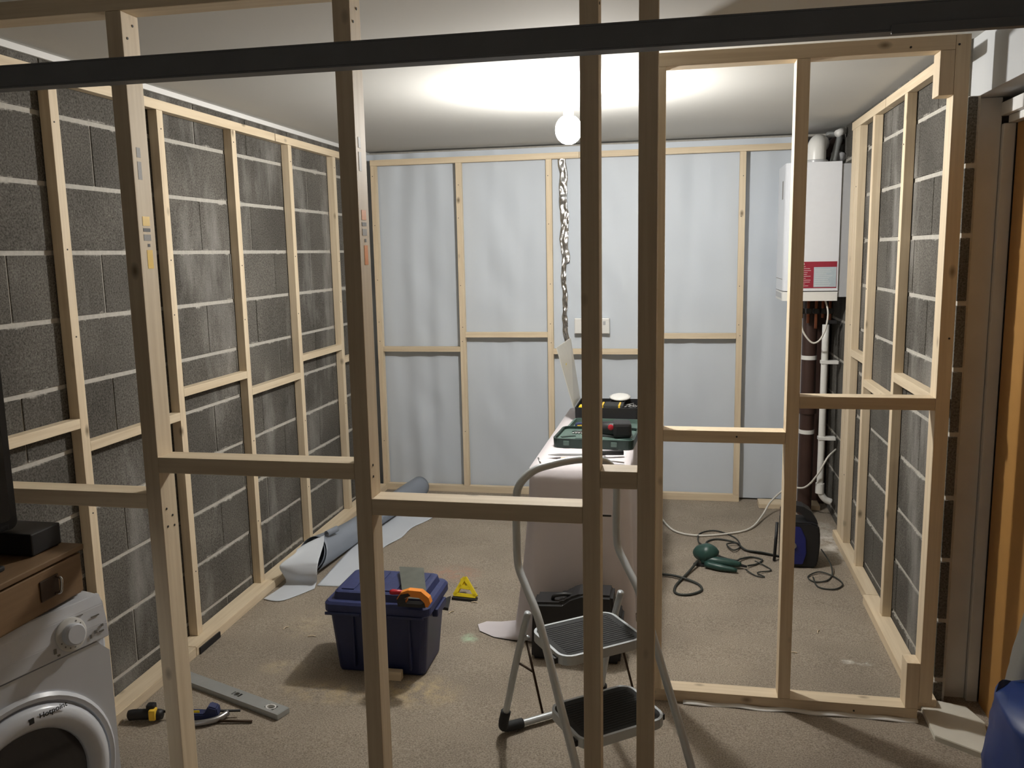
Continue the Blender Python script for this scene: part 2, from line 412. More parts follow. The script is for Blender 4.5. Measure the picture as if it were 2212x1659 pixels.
# near partition
W = .043
Yn, Yn2 = 2.0, 2.070
near = empty('stud_wall_frame', (0, 0, 0), 'tall raw pine stud partition nearest the viewer with staggered noggins, dark on its near side', 'stud frame')
nb = FZ(2.0)
piece('sole_plate', (XL+.004, Yn, nb-.001), (-.05, Yn2, nb+.043), near)
piece('top_plate', (XL+.004, Yn, H+.612), (-.05, Yn2, H+.655), near)
NX = [-1.998, -1.4065, -.809, -.2255, -.0935]
for x in NX: piece('stud', (x, Yn, nb+.0435), (x+W, Yn2, H+.6115), near)
for i, zt in enumerate((-.623, -.522, -.614, -.523)):
    piece('noggin', (NX[i]+W+.0003, Yn, H+zt-.043), (NX[i+1]-.0003, Yn2, H+zt), near)
sp = []
for x in NX[1:4]:
    for z in (.585, .55): sp.append((x+W, Yn+.02+.025*(z > .57), H+z))
for z, y in ((-.67, .02), (-.695, .045), (-.72, .02), (-.725, .05)): sp.append((NX[1]+W, Yn+y, H+z))
for z in (-.53, -.56): sp.append((NX[2]+W, Yn+.02, H+z))
screws(near, sp, 0)
# printed timber labels on the sides of two studs
def lab(z0, z1, y0, y1, mat, stud): 
    x = NX[stud]+W
    box('printed_label', (x, Yn+y0, H+z0), (x+.0006, Yn+y1, H+z1), mat, near, bev=0)
for st, dz in ((1, 0), (2, .06)):
    lab(.088, .112, .020, .050, 'label_yellow' if st == 1 else 'orange', st)
    lab(.073, .082, .020, .050, 'print_black', st); lab(.050, .066, .020, .050, 'print_grey', st)
    lab(.034, .042, .034, .044, 'print_black', st)
    lab(-.022, .026, .028, .052, 'label_yellow' if st == 1 else 'orange', st)
    lab(.205, .25, .018, .034, 'print_grey', st); lab(.26, .285, .018, .034, 'print_grey', st)

# far partition with the set back right end
Yf, Yf2 = 2.97, 3.04
far = empty('stud_wall_frame', (0, 0, 0), 'shorter pine stud partition set back on the right, whose wide bays stand beside the orange door', 'stud frame')
fb = FZ(Yf)
piece('sole_plate', (-.0945, Yf, fb), (.829, Yf2, fb+.045), far)
piece('top_plate', (-.0945, Yf, H+.596), (.830, Yf2, H+.640), far)
piece('stud', (-.0945, Yf, fb+.0455), (-.050, Yf2, H+.5955), far)
piece('stud', (.3615, Yf, fb+.0455), (.4035, Yf2, H+.5955), far)
piece('stud', (.8305, Yf, H-1.568), (.874, Yf2, H+.640), far)
piece('packing_block', (.787, Yf, H+.461), (.8300, Yf2, H+.5955), far)
piece('packing_block', (.787, Yf, fb+.0455), (.8300, Yf2, H-1.425), far)
piece('noggin', (-.0495, Yf, H-.663), (.361, Yf2, H-.621), far)
piece('noggin', (.404, Yf, H-.538), (.830, Yf2, H-.497), far)
screws(far, [(.62, Yf-.001, fb+.02), (.2, Yf-.001, H-.64), (.86, Yf-.001, H-.3), (.84, Yf-.001, H+.61), (.70, Yf-.001, H+.61)], 1)
# left wall frame
D = .037; BW = .040
xl0, xl1 = -2.043, -2.003
lf = empty('stud_wall_frame', (0, 0, 0), 'long slim pine batten frame standing against the left block wall', 'stud frame')
def sloped(name, x0, x1, y0, y1, h, parent):
    bm = bmesh.new(); vs = add_box(bm, (x0, y0, 0), (x1, y1, h))
    for v in vs: v.co.z += FZ(v.co.y)
    bmesh.ops.bevel(bm, geom=bm.edges[:], offset=.0018, segments=2, affect='EDGES')
    return link(name, bm, 'pine_y', parent, loc=((x0+x1)/2, (y0+y1)/2, FZ((y0+y1)/2)+h/2))
sloped('sole_plate', xl0, -1.955, 2.075, 3.02, .042, lf); sloped('sole_plate', xl0, -1.955, 3.022, 5.415, .042, lf)
piece('top_plate', (xl0, 2.075, H+.580), (xl1, 4.118, H+.618), lf); piece('top_plate', (xl0, 4.128, H+.580), (xl1, 5.415, H+.618), lf)
LY = [2.08, 2.524, 3.114, 3.683, 4.262, 4.852, 5.372]
for y in LY: piece('stud', (xl0, y, FZ(y)+.0425), (xl1, y+BW, H+.5795), lf)
for i, z in enumerate((-.531, -.620, -.528, -.616, -.526, -.61)):
    piece('noggin', (xl0, LY[i]+BW+.0003, H+z-.034), (xl1, LY[i+1]-.0003, H+z), lf)
sp = []
for y in LY[1:6]:
    for z in (.48, .0, -.25, -.9, -1.3): sp.append((xl1, y+.012+.01*random.random(), H+z+random.uniform(-.05, .05)))
screws(lf, sp, 0, .003)
box('packing_shim', (-1.9548, 3.04, FZ(3.1)+.0005), (-1.948, 3.20, FZ(3.1)+.028), 'black_plastic', lf, bev=.001)
# right wall frame
xr0, xr1 = .874, .911
rf = empty('stud_wall_frame', (0, 0, 0), 'pine batten frame standing against the right block wall, ending beside the boiler', 'stud frame')
sloped('sole_plate', .842, xr1, 3.045, 3.95, .042, rf); sloped('sole_plate', .856, xr1, 3.952, 4.84, .042, rf)
piece('top_plate', (xr0, 3.10, H+.596), (xr1, 4.093, H+.635), rf); piece('top_plate', (xr0, 4.102, H+.596), (xr1, 4.84, H+.635), rf)
for y0, y1 in ((3.723, 3.765), (4.297, 4.339), (4.630, 4.718), (4.728, 4.816)): piece('stud', (xr0, y0, FZ(y0)+.0425), (xr1, y1, H+.5955), rf)
piece('noggin', (xr0, 3.10, H-.556), (xr1, 3.7225, H-.518), rf)
piece('noggin', (xr0, 3.7655, H-.666), (xr1, 4.2965, H-.630), rf)
piece('noggin', (xr0, 4.3395, H-.560), (xr1, 4.6295, H-.523), rf)
screws(rf, [(xr0, 3.745, H+.4), (xr0, 3.745, H+.02), (xr0, 4.32, H-.2), (xr0, 4.67, H+.3), (xr0, 4.67, H-.4), (xr0, 4.67, H-1.2)], 0, .003)
# back wall frame
yb0, yb1 = 5.420, 5.457
bf = empty('stud_wall_frame', (0, 0, 0), 'pine batten frame across the back wall over the pale membrane', 'stud frame')
BX = [-1.983, -1.4115, -.8285, -.2450, .3500]
fz = FZ(yb0)
piece('sole_plate', (-1.984, yb0, fz), (.388, yb1, fz+.045), bf)
piece('top_plate', (-1.984, yb0, H+.577), (-.62, yb1, H+.614), bf); piece('top_plate', (-.619, yb0, H+.577), (.72, yb1, H+.614), bf)
for x in BX: piece('stud', (x, yb0, fz+.0455), (x+.037, yb1, H+.5765), bf)
for i, z in enumerate((-.603, -.508, -.616, -.516)):
    piece('noggin', (BX[i]+.0375, yb0, H+z-.034), (BX[i+1]-.0005, yb1, H+z), bf)
sp = []
for x in BX:
    for z in (.47, .2, -.2, -.48, -.57, -1.2): sp.append((x+.012+.012*random.random(), yb0, H+z+random.uniform(-.05, .05)))
screws(bf, sp, 1, .003)

# ---------------- membrane on the back wall ----------------
def mem(u, v):
    x = -2.03+u*2.77; z = fz+.012+v*(H+.655-fz-.012)
    y = 5.475
    # pulled flat behind each batten, billowing between them
    k = 0
    for a, b in zip([-2.03]+[q+.018 for q in BX], [q+.018 for q in BX]+[.78]):
        if a <= x <= b: k = math.sin(PI*(x-a)/max(b-a, .01))
    w = noise.noise(Vector((x*9, z*1.1, 3)))*.012 + noise.noise(Vector((x*5+z*3.0, z*2.2-x*1.5, 7)))*.014
    w += .5*noise.noise(Vector((x*20, z*2.5, 1)))*.006
    if x < -1.35: w += .006*math.sin(x*38+1.5*math.sin(z*1.3))
    return (x, y+.003+k*(w*.9+.004), z)
m = grid('damp_proof_membrane', 150, 110, mem, 'membrane_wall')
tag(m, 'pale blue grey membrane sheet hung wrinkled over the back wall', 'membrane sheet')
# foil tape strip
def foilfn(u, v):
    x = -.752+.004*math.sin(v*30)+u*(.052-.02*(v < .45))+.022*(1-v)+.01*noise.noise(Vector((v*18, u, 0)))
    z = H-.60+v*1.19
    return (x, 5.452+.010*noise.noise(Vector((u*5, v*26, 4)))+.006*noise.noise(Vector((u*9, v*60, 9))), z)
o = grid('foil_tape', 6, 110, foilfn, 'foil', thick=.0008)
tag(o, 'crumpled silver foil strip running down the membrane below the lamp', 'foil tape')

# wall socket
s = empty('wall_socket', (-.545, 5.468, H-.47), 'white double wall socket box in the middle of the membrane', 'socket')
box('back_box', (-.112, -.034, -.050), (.112, .0, .050), 'white_plastic', s, bev=.004)
box('face_plate', (-.108, -.040, -.046), (.108, -.0342, .046), 'white_plastic', s, bev=.002)
for dx in (-.06, .06): box('switch', (dx+.012, -.0425, .008), (dx+.028, -.0402, .032), 'appliance_grey', s, bev=.001)

# ---------------- lamp ----------------
lp = empty('ceiling_lamp', (LAMP.x, LAMP.y, CZ), 'glowing bare bulb hanging under the white ceiling', 'lamp')
h = CZ-LAMP.z
lathe('ceiling_rose', [(.045, -.0005), (.045, -.014), (.03, -.026), (.008, -.030)], 'white_plastic', lp)
tube('lamp_cord', [(0, 0, -.028), (0, 0, -(h-.095))], .003, 'cable_white', lp)
lathe('lamp_holder', [(.012, -(h-.098)), (.02, -(h-.09)), (.021, -(h-.062)), (.017, -(h-.055))], 'white_plastic', lp)
bm = bmesh.new(); bmesh.ops.create_uvsphere(bm, u_segments=20, v_segments=12, radius=.056, matrix=Matrix.Translation((0, 0, -h)) @ Matrix.Diagonal((1, 1, 1.08, 1)))
link('bulb', bm, 'bulb_glow', lp, smooth=True)

# ---------------- steel bar across the opening ----------------
bar = empty('steel_rail', (0, 1.70, H), 'long dark grey steel rail crossing the picture in front of the studs near the ceiling', 'rail')
xa, xb = XL+.001, XD+.019
box('web', (xa, -.004, .381), (xb, 0, .422), 'steel_dark', bar, bev=.001)
box('lower_flange', (xa, -.0038, .377), (xb, .034, .3808), 'steel_dark', bar, bev=.001)
box('upper_flange', (xa, -.0038, .4222), (xb, .020, .426), 'steel_dark', bar, bev=.001)
box('splice_plate', (.365, -.009, .372), (xb-.001, -.0042, .388), 'steel_dark', bar, bev=.001)

# ---------------- boiler and pipes ----------------
bo = empty('boiler', (.90, 4.95, H-.292), 'white wall hung boiler with a red and grey label on its side', 'boiler')
# local: x from -.33 (front) to 0 (wall); y 0..40; z 0..747
prof = [(-.34, .40)] if False else rrect(-.335, 0, -.048, .40, .045, 5)
pts = [p for p in rrect(-.335, 0, -.048, .40, .05, 6)]
pts = [(x, y) if x < -.19 else ((-.048, 0) if y < .2 else (-.048, .40)) for x, y in pts]
q = []; [q.append(p) for p in pts if p not in q]
prism('casing', q, 2, .055, .747, 'appliance_white', bo)
prism('bottom_tray', [(x*1.0, y) for x, y in q], 2, .0, .050, 'white_plastic', bo)
box('mounting_plate', (-.047, .01, .02), (.005, .39, .735), 'appliance_grey', bo)
box('side_label', (-.325+.04, -.0012, .070), (-.055, .0002, .215), 'label_red', bo, bev=0)
for z in (.205, .192): pass
box('label_text_panel', (-.175, -.002, .076), (-.057, -.0010, .185), 'label_grey', bo, bev=0)
bm = bmesh.new()
for k in range(11): add_box(bm, (-.275, -.0022, .082+k*.0105), (-.275+random.uniform(.05, .085), -.0014, .0838+k*.0105))
for k in range(9): add_box(bm, (-.170, -.0028, .084+k*.0105), (-.170+random.uniform(.06, .105), -.0021, .0855+k*.0105))
add_box(bm, (-.275, -.0022, .199), (-.225, -.0014, .206))
link('label_lines', bm, 'white_plastic', bo)
box('front_display', (-.3368, .115, .56), (-.3352, .150, .66), 'print_grey', bo, bev=0)
bm = bmesh.new(); add_prism(bm, [(.05+.09*math.cos(t*.25), .06+.05*t*.1) for t in range(0)] or [(0, 0), (.001, 0), (.001, .001)], 0, -.3365, -.336); bm.free()
box('front_door_seam', (-.3362, .05, .118), (-.3350, .35, .121), 'print_grey', bo, bev=0)
box('control_strip', (-.3362, .06, .012), (-.3352, .34, .042), 'appliance_grey', bo, bev=0)
fl = empty('flue_pipe', (.745, 5.13, H+.455), 'short fat white flue pipe rising from the boiler top', 'flue')
lathe('flue_collar', [(.062, .0005), (.062, .022), (.054, .026)], 'appliance_grey', fl)
tube('flue_elbow', smooth_path([(0, 0, .02), (0, 0, .075), (.003, .012, .105), (.015, .045, .122), (.035, .12, .126)], 6), .050, 'white_plastic', fl, seg=20)
# pipes under and above
tube('o', [(0, 0, 0), (0, 0, 1)], .01, 'copper')
bpy.data.objects.remove(bpy.data.objects['o'])
def pipe(label, pts, r, mat, cat='pipe', name='pipe', group=None, seg=12, clips=()):
    o = tube(name, pts, r, mat, None, seg=seg)
    tag(o, label, cat, group)
    return o
z0 = FZ(5.2)
bp_ = empty('soil_pipe', (.757, 5.24, z0), 'dark brown fat vertical pipe under the boiler', 'pipe')
lathe('pipe_run', [(.042, 0), (.042, 1.30)], 'pipe_brown', bp_)
lathe('pipe_collar', [(.052, .62), (.052, .70), (.043, .705)], 'pipe_brown', bp_)
for hz in (.955, .51): lathe('pipe_clip', [(.045, hz-.012), (.045, hz+.012)], 'white_plastic', bp_, seg=20)
wp = empty('waste_pipe', (.822, 5.10, z0), 'slim white plastic waste pipe running down to an elbow near the floor', 'pipe')
tube('pipe_run', smooth_path([(0, 0, 1.16), (0, 0, .6), (0, 0, .22), (.004, 0, .175), (.03, .0, .135), (.066, 0, .118)], 6), .019, 'white_plastic', wp, seg=12)
lathe('pipe_joint', [(.025, .17), (.025, .23)], 'white_plastic', wp)
for hz in (.945, .50): box('pipe_clip', (-.022, -.022, hz-.010), (.074, .022, hz+.010), 'white_plastic', wp, bev=.003)
dk = box('duct_strip', (.722, 5.40, z0+.005), (.762, 5.455, H-.30), 'appliance_grey', None); tag(dk, 'narrow grey duct strip standing left of the brown pipe', 'duct')
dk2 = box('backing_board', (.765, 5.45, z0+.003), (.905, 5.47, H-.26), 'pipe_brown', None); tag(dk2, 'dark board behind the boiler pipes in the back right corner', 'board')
va = empty('valve_manifold', (.75, 5.12, H-.30), 'cluster of dark valves and copper pipe tails under the boiler', 'valves')
for i, dx in enumerate((-.06, -.02, .02, .06, .095)):
    tube('pipe_tail', [(dx, .02*(i % 2), .005), (dx, .02*(i % 2), -.10-.03*(i % 3))], .009, 'copper', va)
    box('valve_body', (dx-.015, -.02, -.075), (dx+.015, .03, -.045), 'black_plastic', va, bev=.004)
box('gas_cock', (.07, -.04, -.13), (.13, -.01, -.11), 'black_plastic', va, bev=.003)
pipe('white cable loop hanging in a U from the boiler base', smooth_path([(.672, 5.0, H-.42), (.69, 5.0, H-.475), (.735, 5.0, H-.528), (.775, 5.0, H-.515), (.805, 5.0, H-.45), (.815, 5.0, H-.36), (.80, 5.02, H-.285)], 6), .005, 'cable_white', 'cable', 'cable', seg=8)
# pipes in the ceiling corner
cp = empty('ceiling_pipework', (.86, 5.30, H+.50), 'tangle of dark lagged pipes in the corner above the boiler', 'pipework')
tube('lagged_pipe', smooth_path([(-.03, .0, -.06), (-.03, .0, .02), (-.01, -.02, .08), (.03, -.06, .10)], 5), .028, 'pipe_brown', cp)
tube('lagged_pipe', smooth_path([(-.09, .1, .02), (-.05, .05, .05), (0, .0, .03), (.03, -.1, .0)], 5), .026, 'appliance_grey', cp)
tube('copper_pipe', smooth_path([(-.12, .05, .09), (-.06, .02, .10), (-.04, 0, .06), (-.05, 0, .0)], 5), .012, 'red_plastic', cp)
tube('grey_hose', smooth_path([(-.02, -.12, -.03), (.0, -.1, .05), (.02, -.05, .12), (-.03, .02, .14)], 5), .018, 'alu_grey', cp)
box('wall_batten', (-.14, .10, .06), (.05, .13, .13), 'black_plastic', cp)
tube('white_stub', [(-.01, -.16, .12), (.03, -.13, .14)], .02, 'white_plastic', cp)
tube('black_stub', [(-.06, -.02, -.075), (-.05, -.02, .01)], .02, 'black_plastic', cp)
# white cable: across the floor, over a board end, up to the wall
def cz(y, h): return FZ(y)+h
pipe('long white cable sagging across the back floor and up to the right wall', smooth_path([(-.10, 5.12, cz(5.12, .008)), (-.085, 5.0, cz(5, .008)), (-.01, 4.80, cz(4.8, .008)), (.12, 4.74, cz(4.74, .008)), (.30, 4.80, cz(4.8, .008)), (.42, 4.90, cz(4.9, .010)), (.50, 5.08, cz(5.08, .03)), (.56, 5.20, cz(5.2, .08)), (.66, 5.26, cz(5.26, .15)), (.74, 5.12, H-1.40), (.80, 5.05, H-1.30), (.85, 5.05, H-1.20), (.907, 5.12, H-1.165)], 7), .0055, 'cable_white', 'cable', 'cable', seg=8)
o = box('board_offcut', (.50, 5.30, FZ(5.3)+.001), (.86, 5.42, FZ(5.4)+.028), 'pine_x', None); tag(o, 'pale wooden board end lying under the boiler pipes by the back wall', 'wood')

# ---------------- draped table with tool cases ----------------
TX0, TX1, TY0, TY1, TH = -.605, -.205, 3.43, 4.86, .715
tz = FZ(4.1)+TH
tb = empty('trestle_table', ((TX0+TX1)/2, (TY0+TY1)/2, FZ(4.1)), 'narrow work table hidden under a white cloth', 'table')
hw, hd = (TX1-TX0)/2, (TY1-TY0)/2
box('tabletop', (-hw+.01, -hd+.01, TH-.03), (hw-.01, hd-.01, TH-.006), 'pine_y', tb)
for sx in (-1, 1):
    for sy in (-1, 1):
        x = sx*(hw-.05); y = sy*(hd-.08); zz = FZ((TY0+TY1)/2+y)-FZ(4.1)
        box('leg', (x-.018, y-.018, zz+.001), (x+.018, y+.018, TH-.0302), 'pine_z', tb)
def cloth():
    bm = bmesh.new()
    # perimeter loop (counter clockwise), rounded corners
    per = rrect(TX0-.004, TY0-.004, TX1+.004, TY1+.004, .03, 4)
    # resample
    dens = []
    for i in range(len(per)):
        a = Vector((*per[i], 0)); b = Vector((*per[(i+1) % len(per)], 0)); n = max(1, int((b-a).length/.022))
        for k in range(n): dens.append(a.lerp(b, k/n))
    n = len(dens); c = Vector(((TX0+TX1)/2, (TY0+TY1)/2, 0)); rows = 14; R = []
    acc = 0
    for r in range(rows+1):
        t = r/rows; ring = []
        for i, p in enumerate(dens):
            nx = dens[(i+1) % n]-dens[i-1]; nrm = Vector((nx.y, -nx.x, 0)).normalized()
            s = i*.022
            fold = (.018*math.sin(s*19+1.3*math.sin(s*5))+.010*math.sin(s*43))*t
            front = max(0, 1-(p.y-TY0)/.25)
            flare = t*(.035+.02*math.sin(s*2.1))
            cornerL = max(0, 1-(p-Vector((TX0, TY0, 0))).length/.16)*front
            q_ = p+nrm*(fold+flare+cornerL*.10*t**1.5+ .004)
            if t > .96:
                cl_ = max(0, 1-(p-Vector((TX0, TY0+.01, 0))).length/.075)
                q_ = q_+nrm*(.012+.03*max(0, noise.noise(Vector((s*2.2, 0, 5)))))+Vector((-.165, .075, 0))*cl_
                cr_ = max(0, 1-(p-Vector((TX1, TY0+.01, 0))).length/.07); q_ = q_+Vector((.0, -.09, 0))*cr_
            zt = tz+.004-.001*t
            zbv = FZ(q_.y)+.004
            z = zt+(zbv-zt)*min(1, t/.96)
            if t == 1: z = zbv+.001
            ring.append(bm.verts.new((q_.x, q_.y, z)))
        R.append(ring)
    for A, B in zip(R, R[1:]):
        for i in range(n): bm.faces.new((A[i], B[i], B[(i+1) % n], A[(i+1) % n]))
    # the flat top as inset rings
    top = R[0]
    for k in range(1, 5):
        f = 1-k/5
        ring = [bm.verts.new((c.x+(v.co.x-c.x)*f, c.y+(v.co.y-c.y)*f, tz+.0045+.0012*noise.noise(Vector((v.co.x*9*f, v.co.y*9*f, k))))) for v in R[0]]
        for i in range(n): bm.faces.new((ring[i], top[i], top[(i+1) % n], ring[(i+1) % n]))
        top = ring
    cv = bm.verts.new((c.x, c.y, tz+.0045))
    for i in range(n): bm.faces.new((cv, top[i], top[(i+1) % n]))
    bmesh.ops.recalc_face_normals(bm, faces=bm.faces)
    o = link('dust_sheet', bm, 'cloth_white', None, smooth=True)
    tag(o, 'white dust sheet draped over the narrow work table down to the floor', 'cloth')
cloth()
TT = tz+.0065
# green drill case, open flat
gc = empty('tool_case', (-.375, 3.985, TT), 'open dark green plastic tool case with its lid laid back on the dust sheet', 'tool case', rz=math.radians(-3))
def tray(bm, x0, y0, x1, y1, hgt, r, wall=.010, base=.006):
    o_ = rrect(x0, y0, x1, y1, r, 4); i_ = rrect(x0+wall, y0+wall, x1-wall, y1-wall, max(r-wall, .004), 4)
    n = len(o_)
    ov0 = [bm.verts.new((x*.985+(x0+x1)*.0075, y, 0)) for x, y in o_]; ov1 = [bm.verts.new((x, y, hgt)) for x, y in o_]
    iv1 = [bm.verts.new((x, y, hgt)) for x, y in i_]; iv0 = [bm.verts.new((x, y, base)) for x, y in i_]
    for i in range(n):
        j = (i+1) % n
        bm.faces.new((ov0[i], ov0[j], ov1[j], ov1[i])); bm.faces.new((ov1[i], ov1[j], iv1[j], iv1[i])); bm.faces.new((iv1[i], iv1[j], iv0[j], iv0[i]))
    bm.faces.new(ov0[::-1]); bm.faces.new(iv0)
bm = bmesh.new(); tray(bm, -.188, -.165, .188, .135, .042, .035); bmesh.ops.recalc_face_normals(bm, faces=bm.faces); link('case_base', bm, 'case_green', gc)
bm = bmesh.new(); tray(bm, -.182, .142, .182, .425, .026, .03); bmesh.ops.recalc_face_normals(bm, faces=bm.faces); link('case_lid', bm, 'case_green_light', gc)
bm = bmesh.new(); add_prism(bm, rrect(-.176, -.153, .176, .123, .028, 4), 2, .008, .030); link('moulded_insert', bm, 'case_green_light', gc)
for (x, y, a, l, w_) in ((-.13, -.06, .5, .07, .02), (-.10, .05, -.4, .06, .025), (.14, -.07, -.4, .07, .022), (-.05, -.10, .1, .08, .02), (.13, .05, .8, .05, .02)):
    bm = bmesh.new(); add_box(bm, (-l/2, -w_/2, 0), (l/2, w_/2, .003), .001, Matrix.Translation((x, y, .0302)) @ Matrix.Rotation(a, 4, 'Z')); link('moulded_slot', bm, 'case_green', gc)
for i in range(7):
    x = -.12+.014*i; bm = bmesh.new(); add_tube(bm, [(x, .0, .034), (x+.02, .055, .034)], .003, 6); link('drill_bit', bm, 'steel', gc, smooth=True)
for x in (-.12, .10): box('case_latch', (x-.014, -.172, .012), (x+.014, -.166, .034), 'case_green_light', gc, bev=.002)
for x in (-.10, .0, .10): box('case_hinge', (x-.02, .134, .018), (x+.02, .144, .026), 'case_green', gc, bev=.002)
box('lid_label', (.005, .32, .0065), (.095, .37, .0072), 'label_yellow', gc, bev=0)
# cordless drill lying in the case
cd = empty('cordless_drill', (-.30, 3.955, TT+.030), 'black cordless drill with a red button lying in the open green case', 'drill', rz=math.radians(8))
lathe('motor_body', [(.02, -.02), (.031, 0), (.034, .05), (.032, .10), (.026, .115)], 'black_plastic', cd, M=Matrix.Translation((-.045, .02, .038)) @ Matrix.Rotation(PI/2, 4, 'Y') @ Matrix.Rotation(.35, 4, 'X'))
bm = bmesh.new(); add_box(bm, (.0, -.055, .004), (.085, .06, .072), .014); link('battery_pack', bm, 'black_plastic', cd)
lathe('red_button', [(.013, 0), (.013, .006), (.008, .008)], 'red_plastic', cd, M=Matrix.Translation((-.012, -.035, .052)) @ Matrix.Rotation(PI/2, 4, 'X'))
lathe('chuck', [(.012, 0), (.02, .01), (.018, .04), (.008, .05)], 'steel', cd, M=Matrix.Translation((-.07, .025, .038)) @ Matrix.Rotation(-PI/2, 4, 'Y'))
# tape measure, blue pliers in lid
tp = empty('tape_measure', (-.475, 4.235, TT+.0065), 'blue and yellow tape measure in the open lid', 'tape measure', rz=.3)
bm = bmesh.new(); add_prism(bm, rrect(-.035, 0, .035, .03, .012, 4), 1, -.02, .02, None, .002); link('tape_case', bm, 'navy', tp)
box('tape_band', (-.030, -.0215, .012), (.025, -.0202, .024), 'label_yellow', tp, bev=0)
box('tape_hook', (.034, -.01, .002), (.042, .01, .006), 'chrome', tp, bev=.001)
o = bmesh.new(); add_lathe(o, [(.006, 0), (.016, .004), (.017, .028), (.010, .036), (.004, .044)], 16)
yp = link('glue_cap', o, 'yellow', None, smooth=True); yp.location = (-.418, 4.06, TT+.0420); tag(yp, 'small bright yellow cap beside the post in the green case', 'cap')
# black organiser box with raised clear lid
ob = empty('tool_organiser', (-.372, 4.60, TT), 'black tool organiser box full of bits behind the green case', 'tool box')
bm = bmesh.new(); tray(bm, -.168, -.15, .168, .15, .075, .012, .006); bmesh.ops.recalc_face_normals(bm, faces=bm.faces); link('organiser_body', bm, 'black_plastic', ob)
for i in range(3): box('divider', (-.16+.08*(i+1), -.143, .0065), (-.157+.08*(i+1), .143, .066), 'black_plastic', ob, bev=0)
for i in range(2): box('divider', (-.161, -.05+.1*i, .0065), (.161, -.047+.1*i, .060), 'black_plastic', ob, bev=0)
box('tool_wallet', (-.02, -.10, .055), (.085, .03, .079), 'black_rubber', ob, bev=.006)
for x in (-.03, .06): box('wallet_strap', (x, -.105, .060), (x+.010, .0, .0815), 'label_yellow', ob, bev=.001)
bm = bmesh.new()
for i in range(26):
    a = random.uniform(0, PI); l = random.uniform(.015, .03); c = Vector((random.uniform(.10, .155), random.uniform(-.135, .05), random.uniform(.045, .064))); d = Vector((math.cos(a), math.sin(a), .1))*l
    add_tube(bm, [c-d, c+d], .003, 6)
link('loose_fixings', bm, 'steel', ob, kind='stuff')
bm = bmesh.new(); add_box(bm, (-.15, -.13, .05), (-.11, -.06, .078), .006); link('yellow_pot', bm, 'yellow', ob)
bm = bmesh.new()
M = Matrix(((1, 0, 0, 0), (0, 1, 0, 0), (0, 0, 1, 0), (0, 0, 0, 1)))
bm = bmesh.new()
P = [(-.172, -.15, .074), (-.172, .15, .074), (-.225, .17, .415), (-.260, -.15, .395)]
tv = [bm.verts.new(p) for p in P]; tv2 = [bm.verts.new((p[0]-.004, p[1], p[2])) for p in P]
bm.faces.new(tv); bm.faces.new(tv2[::-1])
for i in range(4): bm.faces.new((tv[i], tv2[i], tv2[(i+1) % 4], tv[(i+1) % 4]))
bmesh.ops.recalc_face_normals(bm, faces=bm.faces)
link('clear_lid', bm, 'clear_plastic', ob)
box('lid_latch', (-.262, -.03, .37), (-.256, .0, .395), 'black_plastic', ob, bev=.001)
bm = bmesh.new(); add_box(bm, (-.226, -.07, .27), (-.221, -.03, .30), .001); link('lid_label', bm, 'yellow', ob)
cap = bmesh.new(); add_lathe(cap, [(.045, 0), (.058, .006), (.058, .013), (.040, .020)], 24)
wc = link('filler_dish', cap, 'white_plastic', None, smooth=True); wc.location = (-.315, 4.688, TT+.0860); wc.rotation_euler = (.15, 0, 0); tag(wc, 'white round plastic dish on top of the black organiser', 'dish')
# small tools at the front of the cloth
kn = empty('trowel', (-.45, 3.64, TT), 'long thin steel trowel lying at the front of the dust sheet', 'trowel', rz=math.radians(6))
prism('blade', [(-.11, .0), (-.07, -.022), (.05, -.018), (.06, .0), (.05, .016), (-.06, .02)], 2, .012, .0135, 'steel', kn)
tube('handle', [(.05, 0, .013), (.09, 0, .022), (.22, .02, .018)], [.006, .010, .011], 'black_plastic', kn)
pr = empty('pry_bar', (-.31, 3.57, TT), 'thin dark metal rod lying on a pale wood strip at the cloth edge', 'tool', rz=math.radians(-6))
tube('rod', [(-.06, 0, .0145), (.09, -.01, .0055)], .0035, 'steel', pr)
o = box('wood_strip', (-.50, 3.595, TT), (-.30, 3.615, TT+.008), 'pine_x', None); tag(o, 'thin pale wood strip on the front of the dust sheet', 'wood')
pc = tube('pencil', [(-.566, 3.475, TT+.004), (-.582, 3.50, TT+.030)], .0038, 'steel', None, seg=6); tag(pc, 'short grey pencil end at the left front of the dust sheet', 'pencil')
pk = box('wrench_head', (-.345, 3.665, TT), (-.31, 3.69, TT+.010), 'chrome', None, bev=.003); tag(pk, 'small shiny metal piece on the cloth in front of the case', 'metal piece')
# black holdall in front of the table
bg = empty('holdall', (-.39, 3.27, FZ(3.27)), 'black soft tool bag standing on the floor in front of the draped table', 'bag')
def bagbody():
    bm = bmesh.new()
    prof = [(-.185, 0), (.175, 0), (.185, .19), (.150, .225), (.145, .285), (.02, .288), (-.03, .268), (-.06, .245), (-.175, .240), (-.182, .10)]
    add_prism(bm, prof, 1, -.065, .065)
    bmesh.ops.bevel(bm, geom=bm.edges[:], offset=.012, segments=3, affect='EDGES')
    return bm
link('bag_body', bagbody(), 'black_plastic', bg)
tube('carry_handle', smooth_path([(-.10, -.02, .243), (-.09, -.03, .262), (-.05, -.03, .27), (-.02, -.02, .264)], 4), .008, 'black_plastic', bg)

